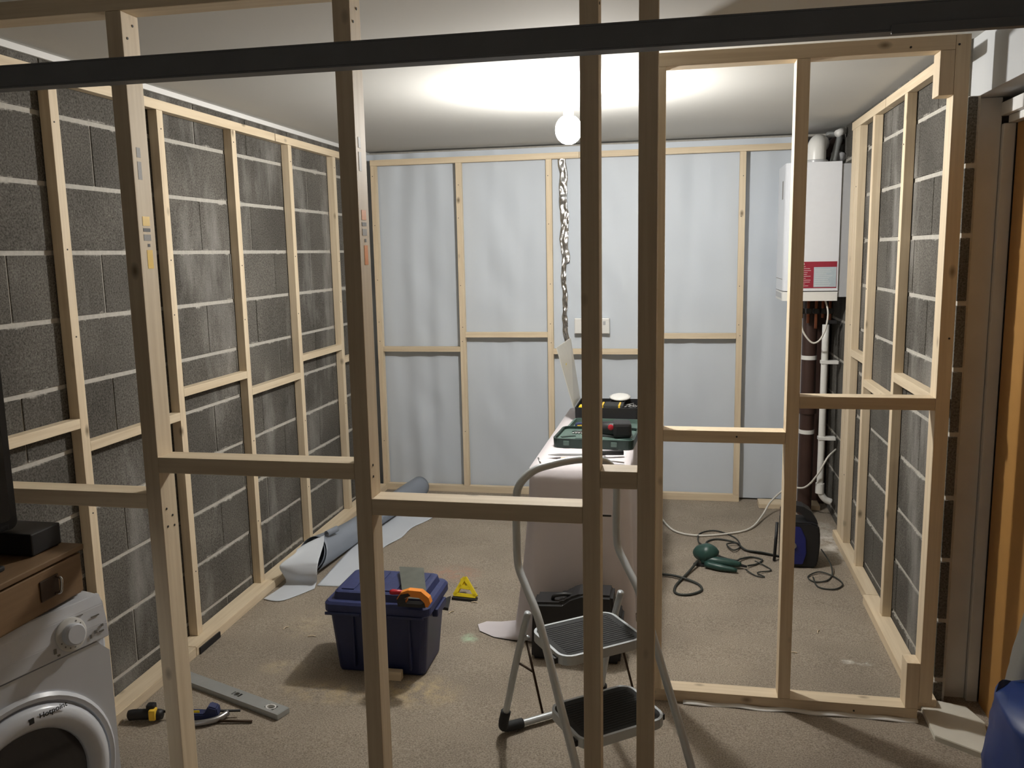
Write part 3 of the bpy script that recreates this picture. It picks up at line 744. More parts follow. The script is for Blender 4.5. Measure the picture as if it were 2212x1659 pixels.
# ---------------- step ladder ----------------
aL = math.radians(36); U = Vector((math.cos(aL), math.sin(aL), 0)); Vv = Vector((math.sin(aL), -math.cos(aL), 0))
OL = Vector((-.396, 2.465, 0))-.03*U
FL = FZ(2.5)
ld = empty('step_ladder', (OL.x, OL.y, 0), 'folding silver tube step ladder with two black treads and a tall hoop handle', 'step ladder')
def LP(u, v, hh): 
    p = U*u+Vv*v
    y = OL.y+p.y
    return Vector((p.x, p.y, FZ(y)+hh))
WU = .37
side = [(.345, .012), (.24, .19), (.15, .33), (.06, .475), (0, .555), (-.075, .615), (-.125, .665), (-.132, .76), (-.130, .87)]
left = [LP(0, v, h) for v, h in side]; right = [LP(WU, v, h) for v, h in side]
hoop = [LP(.012, -.128, .925), LP(.06, -.122, .965), LP(.13, -.118, .978), LP(WU/2, -.117, .981), LP(WU-.13, -.118, .978), LP(WU-.06, -.122, .965), LP(WU-.012, -.128, .925)]
path = smooth_path(left+hoop+right[::-1], 6)
tube('front_frame', path, .0125, 'tube_silver', ld, seg=12)
RB = -.27
rl = [LP(.012, -.085, .515), LP(.008, -.15, .36), LP(.0, -.22, .16), LP(-.005, RB+.02, .055), LP(.01, RB-.002, .026), LP(.06, RB-.004, .020), LP(WU/2, RB-.004, .020), LP(WU-.06, RB-.004, .020), LP(WU-.01, RB-.002, .026), LP(WU+.005, RB+.02, .055), LP(WU, -.22, .16), LP(WU-.008, -.15, .36), LP(WU-.012, -.085, .515)]
tube('rear_frame', smooth_path(rl, 6), .0115, 'tube_silver', ld, seg=12)
for u, s in ((0, 1), (WU, -1)):
    tube('rubber_foot', smooth_path([LP(u-.005*s, RB+.035, .105), LP(u-.007*s, RB+.018, .055), LP(u+.01*s, RB-.002, .026), LP(u+.075*s, RB-.005, .020)], 4), .0175, 'black_rubber', ld, seg=12)
    tube('rubber_foot', [LP(u, .350, .002), LP(u, .315, .064)], .0165, 'black_rubber', ld, seg=12)
def tread(v0, v1, hh, u0=.035, u1=.335):
    def toW(x, y, z): return LP(x, y, z)
    outer = rrect(u0, v0, u1, v1, .045, 5)
    bm = bmesh.new()
    T = [bm.verts.new(LP(x, y, hh)) for x, y in outer]; B = [bm.verts.new(LP(x, y, hh-.030)) for x, y in outer]
    inn = rrect(u0+.009, v0+.009, u1-.009, v1-.009, .036, 5); I = [bm.verts.new(LP(x, y, hh)) for x, y in inn]; I2 = [bm.verts.new(LP(x, y, hh-.006)) for x, y in inn]
    n = len(outer)
    for i in range(n):
        j = (i+1) % n
        bm.faces.new((T[i], T[j], B[j], B[i])); bm.faces.new((T[i], I[i], I[j], T[j])); bm.faces.new((I[i], I2[i], I2[j], I[j]))
    bm.faces.new(B); bm.faces.new(I2)
    bmesh.ops.recalc_face_normals(bm, faces=bm.faces)
    st = link('tread', bm, 'tube_silver', ld)
    mat_ = rrect(u0+.0095, v0+.0095, u1-.0095, v1-.0095, .0355, 5)
    bm = bmesh.new(); A = [bm.verts.new(LP(x, y, hh-.0055)) for x, y in mat_]; Bq = [bm.verts.new(LP(x, y, hh-.001)) for x, y in mat_]
    for i in range(n): bm.faces.new((A[i], A[(i+1) % n], Bq[(i+1) % n], Bq[i]))
    bm.faces.new(A); bm.faces.new(Bq)
    # fine ribs
    k = 0; y = v0+.03
    while y < v1-.03:
        for (xa_, xb_) in ((u0+.03, u1-.03),):
            P = [LP(xa_, y, hh-.001), LP(xb_, y, hh-.001), LP(xb_, y+.004, hh-.001), LP(xa_, y+.004, hh-.001)]
            q1 = [bm.verts.new(p) for p in P]; q2 = [bm.verts.new(p+Vector((0, 0, .0012))) for p in P]
            bm.faces.new(q2)
            for i in range(4): bm.faces.new((q1[i], q1[(i+1) % 4], q2[(i+1) % 4], q2[i]))
        y += .012
    bmesh.ops.recalc_face_normals(bm, faces=bm.faces)
    link('tread_mat', bm, 'black_rubber', st)
    for u in (u0-.010, u1-.012):
        bm = bmesh.new()
        P = [LP(a, b, c) for a in (u, u+.022) for b in (v1-.06, v1-.035) for c in (hh-.03, hh-.012)]
        vs_ = [bm.verts.new(p) for p in P]
        for f in ((0, 1, 3, 2), (4, 6, 7, 5), (0, 4, 5, 1), (2, 3, 7, 6), (0, 2, 6, 4), (1, 5, 7, 3)): bm.faces.new([vs_[i] for i in f])
        bmesh.ops.recalc_face_normals(bm, faces=bm.faces); link('tread_pivot', bm, 'black_plastic', st)
tread(-.005, .225, .237); tread(-.125, .105, .442)
for u in (.018, WU-.018):
    tube('link_bar', [LP(u, -.120, .425), LP(u, -.002, .215)], .0042, 'rust_bar', ld, seg=6)
    tube('link_bar', [LP(u, -.172, .305), LP(u, -.065, .325)], .0042, 'rust_bar', ld, seg=6)
    tube('cross_tube', [LP(u, -.135, .405), LP(u, -.10, .425)], .008, 'tube_silver', ld, seg=8)
tube('latch_rod', [LP(WU*.55, -.117, .80), LP(WU*.93, -.125, .77)], .0035, 'black_plastic', ld, seg=6)

# ---------------- navy storage box with saw ----------------
bx = empty('storage_box', (-1.143, 3.115, FZ(3.1)), 'navy blue plastic storage box with a moulded lid in the middle of the floor', 'storage box')
def loft(bm, rects, r=.03, cap=True):
    rings = []
    for (x0, y0, x1, y1, z, rr) in rects: rings.append([bm.verts.new((x, y, z)) for x, y in rrect(x0, y0, x1, y1, rr, 4)])
    n = len(rings[0])
    for A, B in zip(rings, rings[1:]):
        for i in range(n): bm.faces.new((A[i], A[(i+1) % n], B[(i+1) % n], B[i]))
    if cap: bm.faces.new(rings[0][::-1]); bm.faces.new(rings[-1])
    bmesh.ops.recalc_face_normals(bm, faces=bm.faces)
bm = bmesh.new(); loft(bm, [(-.175, -.108, .175, .115, .001, .02), (-.180, -.112, .180, .120, .01, .025), (-.203, -.128, .203, .14, .262, .028)]); link('box_body', bm, 'box_navy', bx)
bm = bmesh.new(); loft(bm, [(-.212, -.145, .212, .158, .256, .03), (-.216, -.150, .216, .162, .262, .034), (-.216, -.150, .216, .162, .290, .034), (-.207, -.142, .207, .154, .300, .03), (-.186, -.122, .186, .134, .303, .02), (-.180, -.116, .180, .128, .330, .02), (-.172, -.108, .172, .120, .334, .02)]); lid = link('box_lid', bm, 'box_navy_lid', bx)
for i in range(4): 
    x = -.13+.086*i; box('lid_rib', (x-.026, -.095, .3345), (x+.026, .105, .3385), 'box_navy_lid', bx, bev=.002)
box('lid_lip', (-.205, -.158, .250), (-.06, -.150, .262), 'box_navy', bx, bev=.003); box('lid_lip', (.05, -.158, .250), (.195, -.150, .262), 'box_navy', bx, bev=.003)
for s in (-1, 1): box('end_handle', (s*.214-.012, -.06, .225), (s*.214+.012, .07, .258), 'box_navy', bx, bev=.006)
for x in (-.10, .02, .13): box('body_rib', (x-.004, -.134, .03), (x+.004, -.112, .245), 'box_navy', bx, bev=.002)
lt = FZ(3.1)+.3385
hs = empty('hand_saw', (-.972, 2.940, lt-.020), 'hand saw with an orange and black handle lying on the navy storage box', 'saw', rz=0)
def sawh():
    bm = bmesh.new()
    out = [(-.062, .005), (-.066, .030), (-.050, .055), (-.02, .066), (.03, .064), (.060, .040), (.066, .018), (.055, .002), (.040, .004), (.040, .022), (.022, .038), (-.015, .040), (-.034, .032), (-.030, .016), (-.04, .002)]
    add_prism(bm, out, 1, -.014, .014, None, 0); bmesh.ops.triangulate(bm, faces=[f for f in bm.faces if len(f.verts) > 4]); return bm
o_ = link('handle_frame', sawh(), 'orange', hs)
bm = bmesh.new(); add_prism(bm, [(-.062, .001), (-.064, .028), (-.050, .048), (-.020, .054), (-.012, .046), (-.034, .034), (-.030, .014), (.03, .014), (.042, .02), (.046, .001)], 1, -.0175, .0175); bmesh.ops.triangulate(bm, faces=[f for f in bm.faces if len(f.verts) > 4]); link('rubber_grip', bm, 'black_plastic', hs)
bm = bmesh.new()
BL = [(-.052, .0145, .0205), (.045, .0145, .0205), (-.045, .270, .045), (-.150, .270, .045)]
a = [bm.verts.new(p) for p in BL]; b = [bm.verts.new((p[0], p[1], p[2]+.0015)) for p in BL]
bm.faces.new(a[::-1]); bm.faces.new(b)
for i in range(4): bm.faces.new((a[i], a[(i+1) % 4], b[(i+1) % 4], b[i]))
bmesh.ops.recalc_face_normals(bm, faces=bm.faces); link('blade', bm, 'saw_blade', hs)
sd = empty('screwdriver', (-1.075, 2.985, lt), 'red and orange screwdriver on the storage box lid behind the post', 'screwdriver', rz=.1)
tube('handle', [(-.01, 0, .010), (.0, 0, .011), (.05, 0, .010)], [.008, .011, .008], 'red_plastic', sd); tube('shaft', [(.05, 0, .010), (.085, 0, .009)], .003, 'orange', sd)
o = box('wood_offcut', (-1.115, 2.955, FZ(2.96)), (-1.045, 2.985, FZ(2.96)+.036), 'pine_x', None, bev=.002); tag(o, 'small square timber offcut on the carpet against the storage box', 'wood')
# black triangle + yellow tool
o = prism('set_square', [(-1.12, 3.62), (-1.03, 3.60), (-1.055, 3.74)], 2, FZ(3.6)+.001, FZ(3.7)+.012, 'black_plastic'); tag(o, 'black flat triangular tool on the carpet behind the storage box', 'tool')
yt = empty('speed_square', (-.985, 3.725, FZ(3.72)), 'yellow triangular plastic tool with a black foot standing on the carpet', 'tool', rz=math.radians(-6))
def strut(bm, p, q, w_, y0, y1):
    p = Vector((p[0], 0, p[1])); q = Vector((q[0], 0, q[1])); d = (q-p).normalized(); n_ = Vector((-d.z, 0, d.x))*w_/2
    vs_ = [bm.verts.new(v+Vector((0, yy, 0))) for yy in (y0, y1) for v in (p+n_, q+n_, q-n_, p-n_)]
    for f in ((0, 1, 2, 3), (7, 6, 5, 4), (0, 4, 5, 1), (1, 5, 6, 2), (2, 6, 7, 3), (3, 7, 4, 0)): bm.faces.new([vs_[i] for i in f])
bm = bmesh.new()
for p, q in (((-.052, .018), (-.012, .105)), ((-.012, .105), (.056, .022)), ((-.055, .022), (.055, .022)), ((-.034, .06), (.02, .058))): strut(bm, p, q, .017, -.008, .010)
M = Matrix.Rotation(-.5, 4, 'X'); bmesh.ops.transform(bm, matrix=M, verts=bm.verts); bmesh.ops.recalc_face_normals(bm, faces=bm.faces)
link('yellow_frame', bm, 'yellow', yt)
bm = bmesh.new(); add_box(bm, (-.035, .0, .06), (-.005, .045, .10), .004, Matrix.Rotation(-.5, 4, 'X')); link('yellow_wing', bm, 'yellow', yt)
box('black_foot', (-.060, -.014, .001), (.062, .02, .013), 'black_plastic', yt, bev=.003)
# wood shavings scattered on the carpet
for i, (x, y, a_) in enumerate(((-1.10, 3.60, .3), (-.97, 3.86, .7), (-1.01, 3.58, 1.2), (-1.70, 3.32, 1.4), (-1.55, 3.26, .2), (-.93, 3.70, .1), (.47, 3.41, .2), (.60, 3.62, 1.3))):
    bm = bmesh.new(); add_tube(bm, smooth_path([(-.018, 0, .0015), (0, .004, .004), (.016, -.002, .0015)], 3), .0022, 5)
    o = link('wood_shaving', bm, 'pine_x', None, smooth=True); o.location = (x, y, FZ(y)+.0012); o.rotation_euler = (0, 0, a_)
    tag(o, ('tiny wood curl just left of the yellow triangular tool', 'tiny wood curl on the carpet beyond the yellow tool', 'tiny wood curl between the navy box and the yellow tool', 'tiny wood curl upright near the left frame left of the navy box', 'tiny wood curl on open carpet left of the navy box', 'tiny wood curl right beside the yellow triangular tool', 'tiny wood curl on the carpet behind the right partition bay', 'tiny wood curl further back on the carpet in the right bay')[i], 'shaving', 'wood shavings scattered on the carpet')

# ---------------- membrane roll by the left wall ----------------
mr_ = empty('membrane_roll', (-1.73, 3.95, FZ(3.95)), 'grey backed membrane roll lying half unrolled along the left wall', 'membrane roll')
A0 = Vector((-1.858, 3.955, 0)); A1 = Vector((-1.685, 5.30, 0))
axd = (A1-A0).normalized(); axn = Vector((axd.y, -axd.x, 0))   # to the right
def rollfn(u, v):
    p = A0.lerp(A1, v); ang = u*2*PI*1.45-.9; r = (.066+.022*max(0, 1-v*3.2)**1.5)*(1-.22*u)+.002*math.sin(v*9)
    c = p+Vector((0, 0, FZ(p.y)+.070+.020*max(0, 1-v*3.2)**1.5))
    w = c+axn*(r*math.cos(ang))+Vector((0, 0, r*math.sin(ang)))
    w += axd*(.055*math.sin(ang)*max(0, 1-v*4))
    return w-mr_.location
grid('roll_tube', 44, 40, rollfn, 'membrane_grey', mr_, thick=.0015)
EDGE = [(-1.62, 3.79), (-1.605, 4.05), (-1.594, 4.29), (-1.55, 4.60), (-1.475, 4.88), (-1.40, 5.06), (-1.36, 5.30)]
def flatfn(u, v):
    k = v*(len(EDGE)-1); i = min(int(k), len(EDGE)-2); e = Vector((*EDGE[i], 0)).lerp(Vector((*EDGE[i+1], 0)), k-i)
    a = Vector((-1.755, 3.775, 0)) if v < .08 else A0.lerp(A1, v)+axn*.02
    if v < .3: a = Vector((-1.757, 3.785, 0)).lerp(A0.lerp(A1, .3)+axn*.02, v/.3)
    e.x += .010*math.sin(v*31)
    w = a.lerp(e, u)
    z = FZ(w.y)+.003+.010*max(0, u-.8)*abs(math.sin(v*21))*2
    return Vector((w.x, w.y, z))-mr_.location
grid('unrolled_sheet', 16, 60, flatfn, 'membrane_light', mr_, thick=.0012)
ROWS = [[(-1.890, 3.87, .150), (-1.865, 3.99, .150), (-1.826, 4.09, .150)], [(-1.878, 3.834, .166), (-1.858, 3.93, .168), (-1.815, 4.035, .170)], [(-1.872, 3.800, .158), (-1.829, 3.874, .160), (-1.780, 3.940, .160)],
        [(-1.913, 3.735, .130), (-1.836, 3.775, .134), (-1.742, 3.790, .134)], [(-1.920, 3.722, .110), (-1.830, 3.748, .112), (-1.738, 3.762, .112)], [(-1.915, 3.742, .070), (-1.824, 3.740, .070), (-1.739, 3.752, .070)],
        [(-1.912, 3.762, .030), (-1.837, 3.758, .030), (-1.752, 3.778, .030)], [(-1.916, 3.742, .012), (-1.843, 3.725, .012), (-1.756, 3.768, .012)], [(-1.946, 3.590, .006), (-1.848, 3.589, .004), (-1.752, 3.745, .004)]]
def cat(P, t):
    k = t*(len(P)-1); i = min(int(k), len(P)-2); f = k-i
    p0 = P[max(i-1, 0)]; p1 = P[i]; p2 = P[i+1]; p3 = P[min(i+2, len(P)-1)]
    return .5*((2*p1)+(-p0+p2)*f+(2*p0-5*p1+4*p2-p3)*f*f+(-p0+3*p1-3*p2+p3)*f**3)
def foldfn(u, v):
    col = [cat([Vector(p) for p in r], v) for r in ROWS]; q_ = cat(col, u)
    return Vector((q_.x, q_.y, FZ(q_.y)+max(q_.z, .004)))-mr_.location
grid('folded_flap', 60, 18, foldfn, 'membrane_light', mr_, thick=.0012)
ow = (FZ(4.0),)
def loopfn(u, v):
    ang = -.6+u*4.2; r = .017
    c = Vector((-1.806+v*.02, 4.04+v*.09, FZ(4)+.166))
    return c+Vector((r*.75*math.cos(ang), 0, r*math.sin(ang)+.01))-mr_.location
grid('curled_edge', 14, 4, loopfn, 'membrane_grey', mr_, thick=.0012)

# ---------------- tools on the floor at left ----------------
def spirit_level():
    z = FZ(2.7)
    p0 = Vector((-1.905, 2.845, 0)); p1 = Vector((-1.392, 2.652, 0)); d = p1-p0; ln = d.length
    t = empty('spirit_level', (p0.x, p0.y, z), 'grey aluminium spirit level lying on the carpet behind the near studs', 'spirit level', rz=math.atan2(d.y, d.x))
    bm = bmesh.new()
    hw = .029
    # top web with two oval holes, made as a strip of quads around the holes
    def plate(zb, zt):
        segs = [0, ln*.52, ln*.60, ln*.89-.02, ln*.89+.025, ln]
        for i, (a, b) in enumerate(zip(segs, segs[1:])):
            if i in (1, 3):
                w2 = .011 if i == 1 else .014
                add_box(bm, (a, -hw, zb), (b, -w2, zt)); add_box(bm, (a, w2, zb), (b, hw, zt))
            else: add_box(bm, (a, -hw, zb), (b, hw, zt))
    plate(.0165, .0215)
    add_box(bm, (0, -hw, .0005), (ln, -hw+.006, .0165)); add_box(bm, (0, hw-.006, .0005), (ln, hw, .0165))
    link('level_body', bm, 'alu_grey', t)
    for x in (ln*.56, ln*.8925):
        rr = .014 if x < ln*.7 else .021
        bm = bmesh.new()
        o_ = [(rr*1.05*math.cos(a), .017*math.sin(a)) for a in [2*PI*k/20 for k in range(20)]]; i_ = [(p[0]*.74, p[1]*.74) for p in o_]
        A = [bm.verts.new((x+p[0], p[1], .0222)) for p in o_]; B = [bm.verts.new((x+p[0], p[1], .0222)) for p in i_]; C = [bm.verts.new((x+p[0], p[1], .010)) for p in i_]
        for k in range(20):
            j = (k+1) % 20; bm.faces.new((A[k], A[j], B[j], B[k])); bm.faces.new((B[k], B[j], C[j], C[k]))
        link('hole_rim', bm, 'white_plastic' if x > ln*.7 else 'alu_grey', t)
    box('end_cap', (ln+.0002, -hw, .001), (ln+.004, hw, .021), 'alu_grey', t, bev=.001)
spirit_level()
cl = empty('bar_clamp', (-1.94, 2.535, FZ(2.54)), 'black and yellow quick grip bar clamp lying on the carpet', 'clamp', rz=math.radians(12))
tube('clamp_handle', smooth_path([(.005, 0, .022), (.03, 0, .026), (.08, 0, .026), (.13, .0, .024)], 4), [.010]+[.019]*11+[.016], 'black_plastic', cl, seg=12)
box('yellow_release', (.088, -.026, .012), (.112, .006, .052), 'label_yellow', cl, bev=.006)
box('clamp_jaw', (.075, -.012, .040), (.105, .018, .065), 'black_plastic', cl, bev=.006)
tube('slide_bar', [(.10, .01, .030), (.405, .012, .024)], .0045, 'black_plastic', cl, seg=6)
bm = bmesh.new(); add_prism(bm, [(.18, .0), (.30, -.01), (.335, .02), (.33, .05), (.30, .06), (.285, .03), (.18, .035)], 1, -.02, .02, None, .004); link('clamp_body', bm, 'navy', cl)
box('yellow_pad', (.19, -.022, .038), (.27, -.018, .046), 'yellow', cl, bev=.001)
tube('trigger_arc', smooth_path([(.20, -.04, .012), (.27, -.05, .014), (.33, -.03, .016), (.36, .01, .018)], 5), .011, 'steel', cl, seg=8)
tube('second_rod', [(.33, -.03, .010), (.46, -.035, .008)], .005, 'rust_bar', cl, seg=6)

# ---------------- green corded tool with cables ----------------
z = FZ(4.35)
jt = empty('corded_sander', (.14, 4.34, z), 'green corded power tool lying on its side on the back carpet', 'power tool', rz=math.radians(-12))
def blob(name, pts, mat, parent, seg=14): return tube(name, smooth_path([p[:3] for p in pts], 4), [r for r in sum([[pts[i][3]*(1-k/4)+pts[i+1][3]*k/4 for k in range(4)] for i in range(len(pts)-1)], [])]+[pts[-1][3]], mat, parent, seg=seg)
blob('motor_housing', [(-.035, 0, .03, .022), (-.02, 0, .048, .046), (.02, 0, .055, .056), (.05, 0, .05, .044), (.062, 0, .042, .022)], 'tool_green', jt)
blob('grip', [(.0, -.02, .030, .027), (.07, -.03, .030, .026), (.14, -.02, .026, .022), (.19, -.01, .022, .012)], 'tool_green', jt)
blob('cord_sleeve', [(.17, -.012, .022, .009), (.22, -.01, .015, .006)], 'black_plastic', jt)
box('base_shoe', (-.045, -.05, .002), (.09, -.03, .012), 'black_plastic', jt, bev=.003)
blob('second_grip', [(.02, -.055, .020, .018), (.10, -.075, .018, .017), (.18, -.075, .014, .010)], 'tool_green', jt)
def fc(pts, r, label, mat='cable_dark'):
    o = tube('cable', smooth_path([(x, y, FZ(y)+hh) for x, y, hh in pts], 7), r, mat, None, seg=8); tag(o, label, 'cable'); return o
fc([(.11, 4.30, .028), (.06, 4.18, .012), (.0, 4.02, .006), (.0, 3.93, .006), (.06, 3.92, .006), (.12, 3.98, .006), (.10, 4.06, .006), (.0, 4.12, .014), (-.13, 4.17, .006), (-.20, 4.25, .006)], .0065, 'thick dark cable looped on the carpet left of the green tool')
fc([(.36, 4.31, .012), (.41, 4.36, .005), (.44, 4.42, .005), (.39, 4.45, .006), (.33, 4.40, .012), (.30, 4.36, .018), (.22, 4.45, .006), (.16, 4.62, .006), (.22, 4.70, .006), (.32, 4.66, .006), (.37, 4.55, .006), (.48, 4.50, .006), (.62, 4.46, .006)], .005, 'thin dark cable coiled on the carpet right of the green tool')
fc([(.16, 4.46, .050), (.12, 4.60, .02), (.13, 4.78, .006), (.22, 4.84, .006), (.32, 4.74, .006), (.34, 4.60, .008), (.30, 4.52, .014), (.27, 4.60, .016), (.33, 4.62, .016), (.36, 4.54, .012), (.45, 4.50, .016), (.57, 4.47, .006), (.62, 4.50, .006)], .004, 'dark cable making a tall loop behind the green tool')
fc([(.345, 4.255, .012), (.39, 4.20, .005), (.43, 4.19, .005), (.40, 4.23, .010), (.47, 4.28, .005), (.44, 4.34, .008), (.40, 4.38, .012)], .0032, 'thin cable curl in front of the green tool grip')

# ---------------- blue black upright case ----------------
uc = empty('compressor', (.635, 4.42, FZ(4.42)), 'blue and black upright air compressor with a carry handle standing by the right frame', 'compressor')
def dprof(s=1.0):
    return [(-.105*s, .0), (.058*s, .0), (.070*s, .03), (.078*s, .12), (.076*s, .19), (.058*s, .255), (.022*s, .300), (-.02*s, .318), (-.062*s, .315), (-.075*s, .295)]
# shell as ring with a handle opening
bm = bmesh.new()
arc = [(.070, .03), (.078, .12), (.076, .19), (.062, .245), (.034, .288), (-.004, .312), (-.045, .318), (-.085, .308)]
add_prism(bm, [(-.105, 0), (.058, 0), (.070, .03), (.078, .12), (.076, .19), (.069, .222), (.030, .236), (-.108, .236)], 1, -.075, .075, None, .008)
link('housing', bm, 'black_plastic', uc)
bm = bmesh.new()
add_prism(bm, [(.069, .2225), (.062, .245), (.034, .288), (-.004, .312), (-.045, .318), (-.085, .308), (-.108, .280), (-.108, .2365), (-.088, .2365), (-.080, .270), (-.055, .285), (-.025, .282), (.0, .262), (.016, .2365), (.030, .2365)], 1, -.045, .045)
bmesh.ops.triangulate(bm, faces=[f for f in bm.faces if len(f.verts) > 4]); link('carry_handle', bm, 'black_plastic', uc)
bm = bmesh.new(); add_prism(bm, [(-.100, .02), (-.005, .02), (.012, .08), (.006, .16), (-.02, .215), (-.095, .222)], 1, -.086, -.0752, None, .004); link('blue_panel', bm, 'cleaner_blue', uc)
lathe('gauge', [(.016, 0), (.016, .008), (.012, .010)], 'steel', uc, M=Matrix.Translation((-.055, -.086, .12)) @ Matrix.Rotation(PI/2, 4, 'X'))
for x in (-.09, .045): box('rubber_foot', (x-.012, -.06, -.001+.001), (x+.012, .06, .004), 'black_rubber', uc, bev=.001)
fc([(.72, 4.36, .10), (.76, 4.33, .04), (.76, 4.26, .008), (.72, 4.18, .006), (.66, 4.16, .006), (.64, 4.22, .006), (.70, 4.28, .010), (.76, 4.24, .008), (.79, 4.15, .006), (.74, 4.08, .006), (.67, 4.10, .006), (.66, 4.20, .014)], .0035, 'thin dark air hose coiled at the foot of the compressor')
ob2 = tube('fishing_rod_end', [(.500, 4.42, FZ(4.4)+.004), (.514, 4.46, FZ(4.4)+.20)], .008, 'black_plastic', None); ob2.name = 'black_rod'; tag(ob2, 'short black rod leaning just left of the blue compressor', 'rod')

# ---------------- washing machine ----------------
th = math.radians(-15.6)
wm = empty('washing_machine', (-1.562, 1.206, FZ(1.4)), 'white front loading washing machine at lower left below the wooden drawer', 'washing machine', rz=th)
Wm, Dm, Hm = .605, .44, .842
bm = bmesh.new(); add_box(bm, (-Dm, 0, .012), (-.012, Wm, Hm-.022), .006); link('cabinet', bm, 'appliance_white', wm)
bm = bmesh.new(); add_box(bm, (-Dm, -.002, Hm-.021), (-.020, Wm+.001, Hm), .005); link('worktop', bm, 'appliance_white', wm)
CY, CZ_ = .352, .445
# front panel ring: flat front with a circular opening
def front_panel():
    bm = bmesh.new(); n = 48; r = .222
    y0, y1, z0_, z1_ = .0, Wm, .10, .733
    inn = []; out = []
    for k in range(n):
        a = 2*PI*k/n; c, s = math.cos(a), math.sin(a)
        inn.append((CY+r*c, CZ_+r*s))
        t = min(((y1-CY)/c if c > 0 else (y0-CY)/c) if abs(c) > 1e-6 else 9, ((z1_-CZ_)/s if s > 0 else (z0_-CZ_)/s) if abs(s) > 1e-6 else 9)
        out.append((CY+t*c, CZ_+t*s))
    I = [bm.verts.new((0, *p)) for p in inn]; O = [bm.verts.new((0, *p)) for p in out]; Ib = [bm.verts.new((-.011, *p)) for p in inn]; Ob = [bm.verts.new((-.011, *p)) for p in out]
    for k in range(n):
        j = (k+1) % n
        bm.faces.new((I[k], I[j], O[j], O[k])); bm.faces.new((I[k], Ib[k], Ib[j], I[j])); bm.faces.new((O[k], O[j], Ob[j], Ob[k])); bm.faces.new((Ib[k], Ob[k], Ob[j], Ib[j]))
    bmesh.ops.recalc_face_normals(bm, faces=bm.faces)
    return bm
link('front_panel', front_panel(), 'appliance_white', wm)
bm = bmesh.new(); add_box(bm, (-.011, 0, .014), (-.001, Wm, .0985), .003); link('kick_plate', bm, 'appliance_white', wm)
bm = bmesh.new()
pr_ = [(-.0115, .736), (.004, .737), (.002, .775), (-.008, .820), (-.020, .8445), (-.030, .8445), (-.030, .822), (-.0115, .822)]
A = [bm.verts.new((x, 0.0, z_)) for x, z_ in pr_]; B = [bm.verts.new((x, Wm, z_)) for x, z_ in pr_]
bm.faces.new(A); bm.faces.new(B[::-1])
for i in range(len(pr_)): bm.faces.new((A[i], B[i], B[(i+1) % len(pr_)], A[(i+1) % len(pr_)]))
bmesh.ops.recalc_face_normals(bm, faces=bm.faces); bmesh.ops.bevel(bm, geom=bm.edges[:], offset=.002, segments=2, affect='EDGES')
cpn = link('control_panel', bm, 'appliance_white', wm)
MX = Matrix.Translation((0, CY, CZ_)) @ Matrix.Rotation(PI/2, 4, 'Y')
lathe('door_surround', [(.236, -.002), (.240, .004), (.232, .012), (.222, .010), (.219, -.006)], 'appliance_white', wm, M=MX, seg=56)
bm = bmesh.new()
prof = [(.214, .001), (.214, .014), (.206, .024), (.190, .030), (.172, .026), (.160, .014), (.156, .002)]
rings = [[bm.verts.new(MX @ Vector((r*math.cos(2*PI*k/56), r*math.sin(2*PI*k/56), z_))) for k in range(56)] for r, z_ in prof]
for A, B in zip(rings, rings[1:]+[rings[0]]):
    for k in range(56): bm.faces.new((A[k], A[(k+1) % 56], B[(k+1) % 56], B[k]))
bmesh.ops.recalc_face_normals(bm, faces=bm.faces); dring = link('door_ring', bm, 'appliance_white', wm, smooth=True)
lathe('door_glass', [(.158, .006), (.150, .004), (.12, -.010), (.08, -.03), (.03, -.04), (.001, -.042)][::-1], 'drum_glass', wm, M=MX, seg=48)
MD = Matrix.Translation((.001, .505, .782)) @ Matrix.Rotation(PI/2-.18, 4, 'Y')
lathe('dial_base', [(.040, -.004), (.040, .003), (.036, .005)], 'white_plastic', wm, M=MD, seg=36)
dl = lathe('programme_dial', [(.026, .004), (.026, .020), (.022, .024), (.001, .024)], 'appliance_white', wm, M=MD, seg=30)
bm = bmesh.new()
for k in range(10):
    a = -1.2+k*.42; add_box(bm, (-.0016, -.0016, .0051), (.0016, .0016, .0057), 0, MD @ Matrix.Translation((.032*math.cos(a), .032*math.sin(a), 0)))
for (y_, z_, w_, h_) in ((.575, .80, .022, .003), (.570, .762, .006, .009), (.585, .758, .012, .004), (.588, .772, .006, .006), (.555, .755, .004, .010), (.46, .758, .006, .012), (.468, .745, .006, .004), (.53, .815, .03, .002)):
    add_box(bm, (.0042-.25*max(0, z_-.775)*.9-.0012, y_-w_/2, z_-h_/2), (.0052-.25*max(0, z_-.775)*.9, y_+w_/2, z_+h_/2))
link('panel_print', bm, 'print_grey', wm)
bm = bmesh.new(); add_box(bm, (-.004, .02, .742), (.0048, .20, .815), .002); link('detergent_drawer', bm, 'appliance_white', wm)
Mt = Matrix.Translation((.0305, CY+.066, CZ_+.190)) @ Matrix.Rotation(-.12*0, 4, 'X') @ Matrix(((0, 0, 1, 0), (1, 0, 0, 0), (0, 1, 0, 0), (0, 0, 0, 1))) @ Matrix.Rotation(-.02, 4, 'Z')
text_mesh('brand_lettering', 'Hotpoint', .019, Matrix.Translation((-.0015, .006, -.0)) @ Mt, 'print_black', wm)
bm = bmesh.new(); add_box(bm, (.0262, CY+.012, CZ_+.183), (.0300, CY+.024, CZ_+.196)); link('brand_square', bm, 'print_black', wm)
for x in (-Dm+.04, -.05):
    for y in (.05, Wm-.05): lathe('foot', [(.02, 0.001), (.02, .0125)], 'black_plastic', wm, M=Matrix.Translation((x, y, 0)), seg=14)

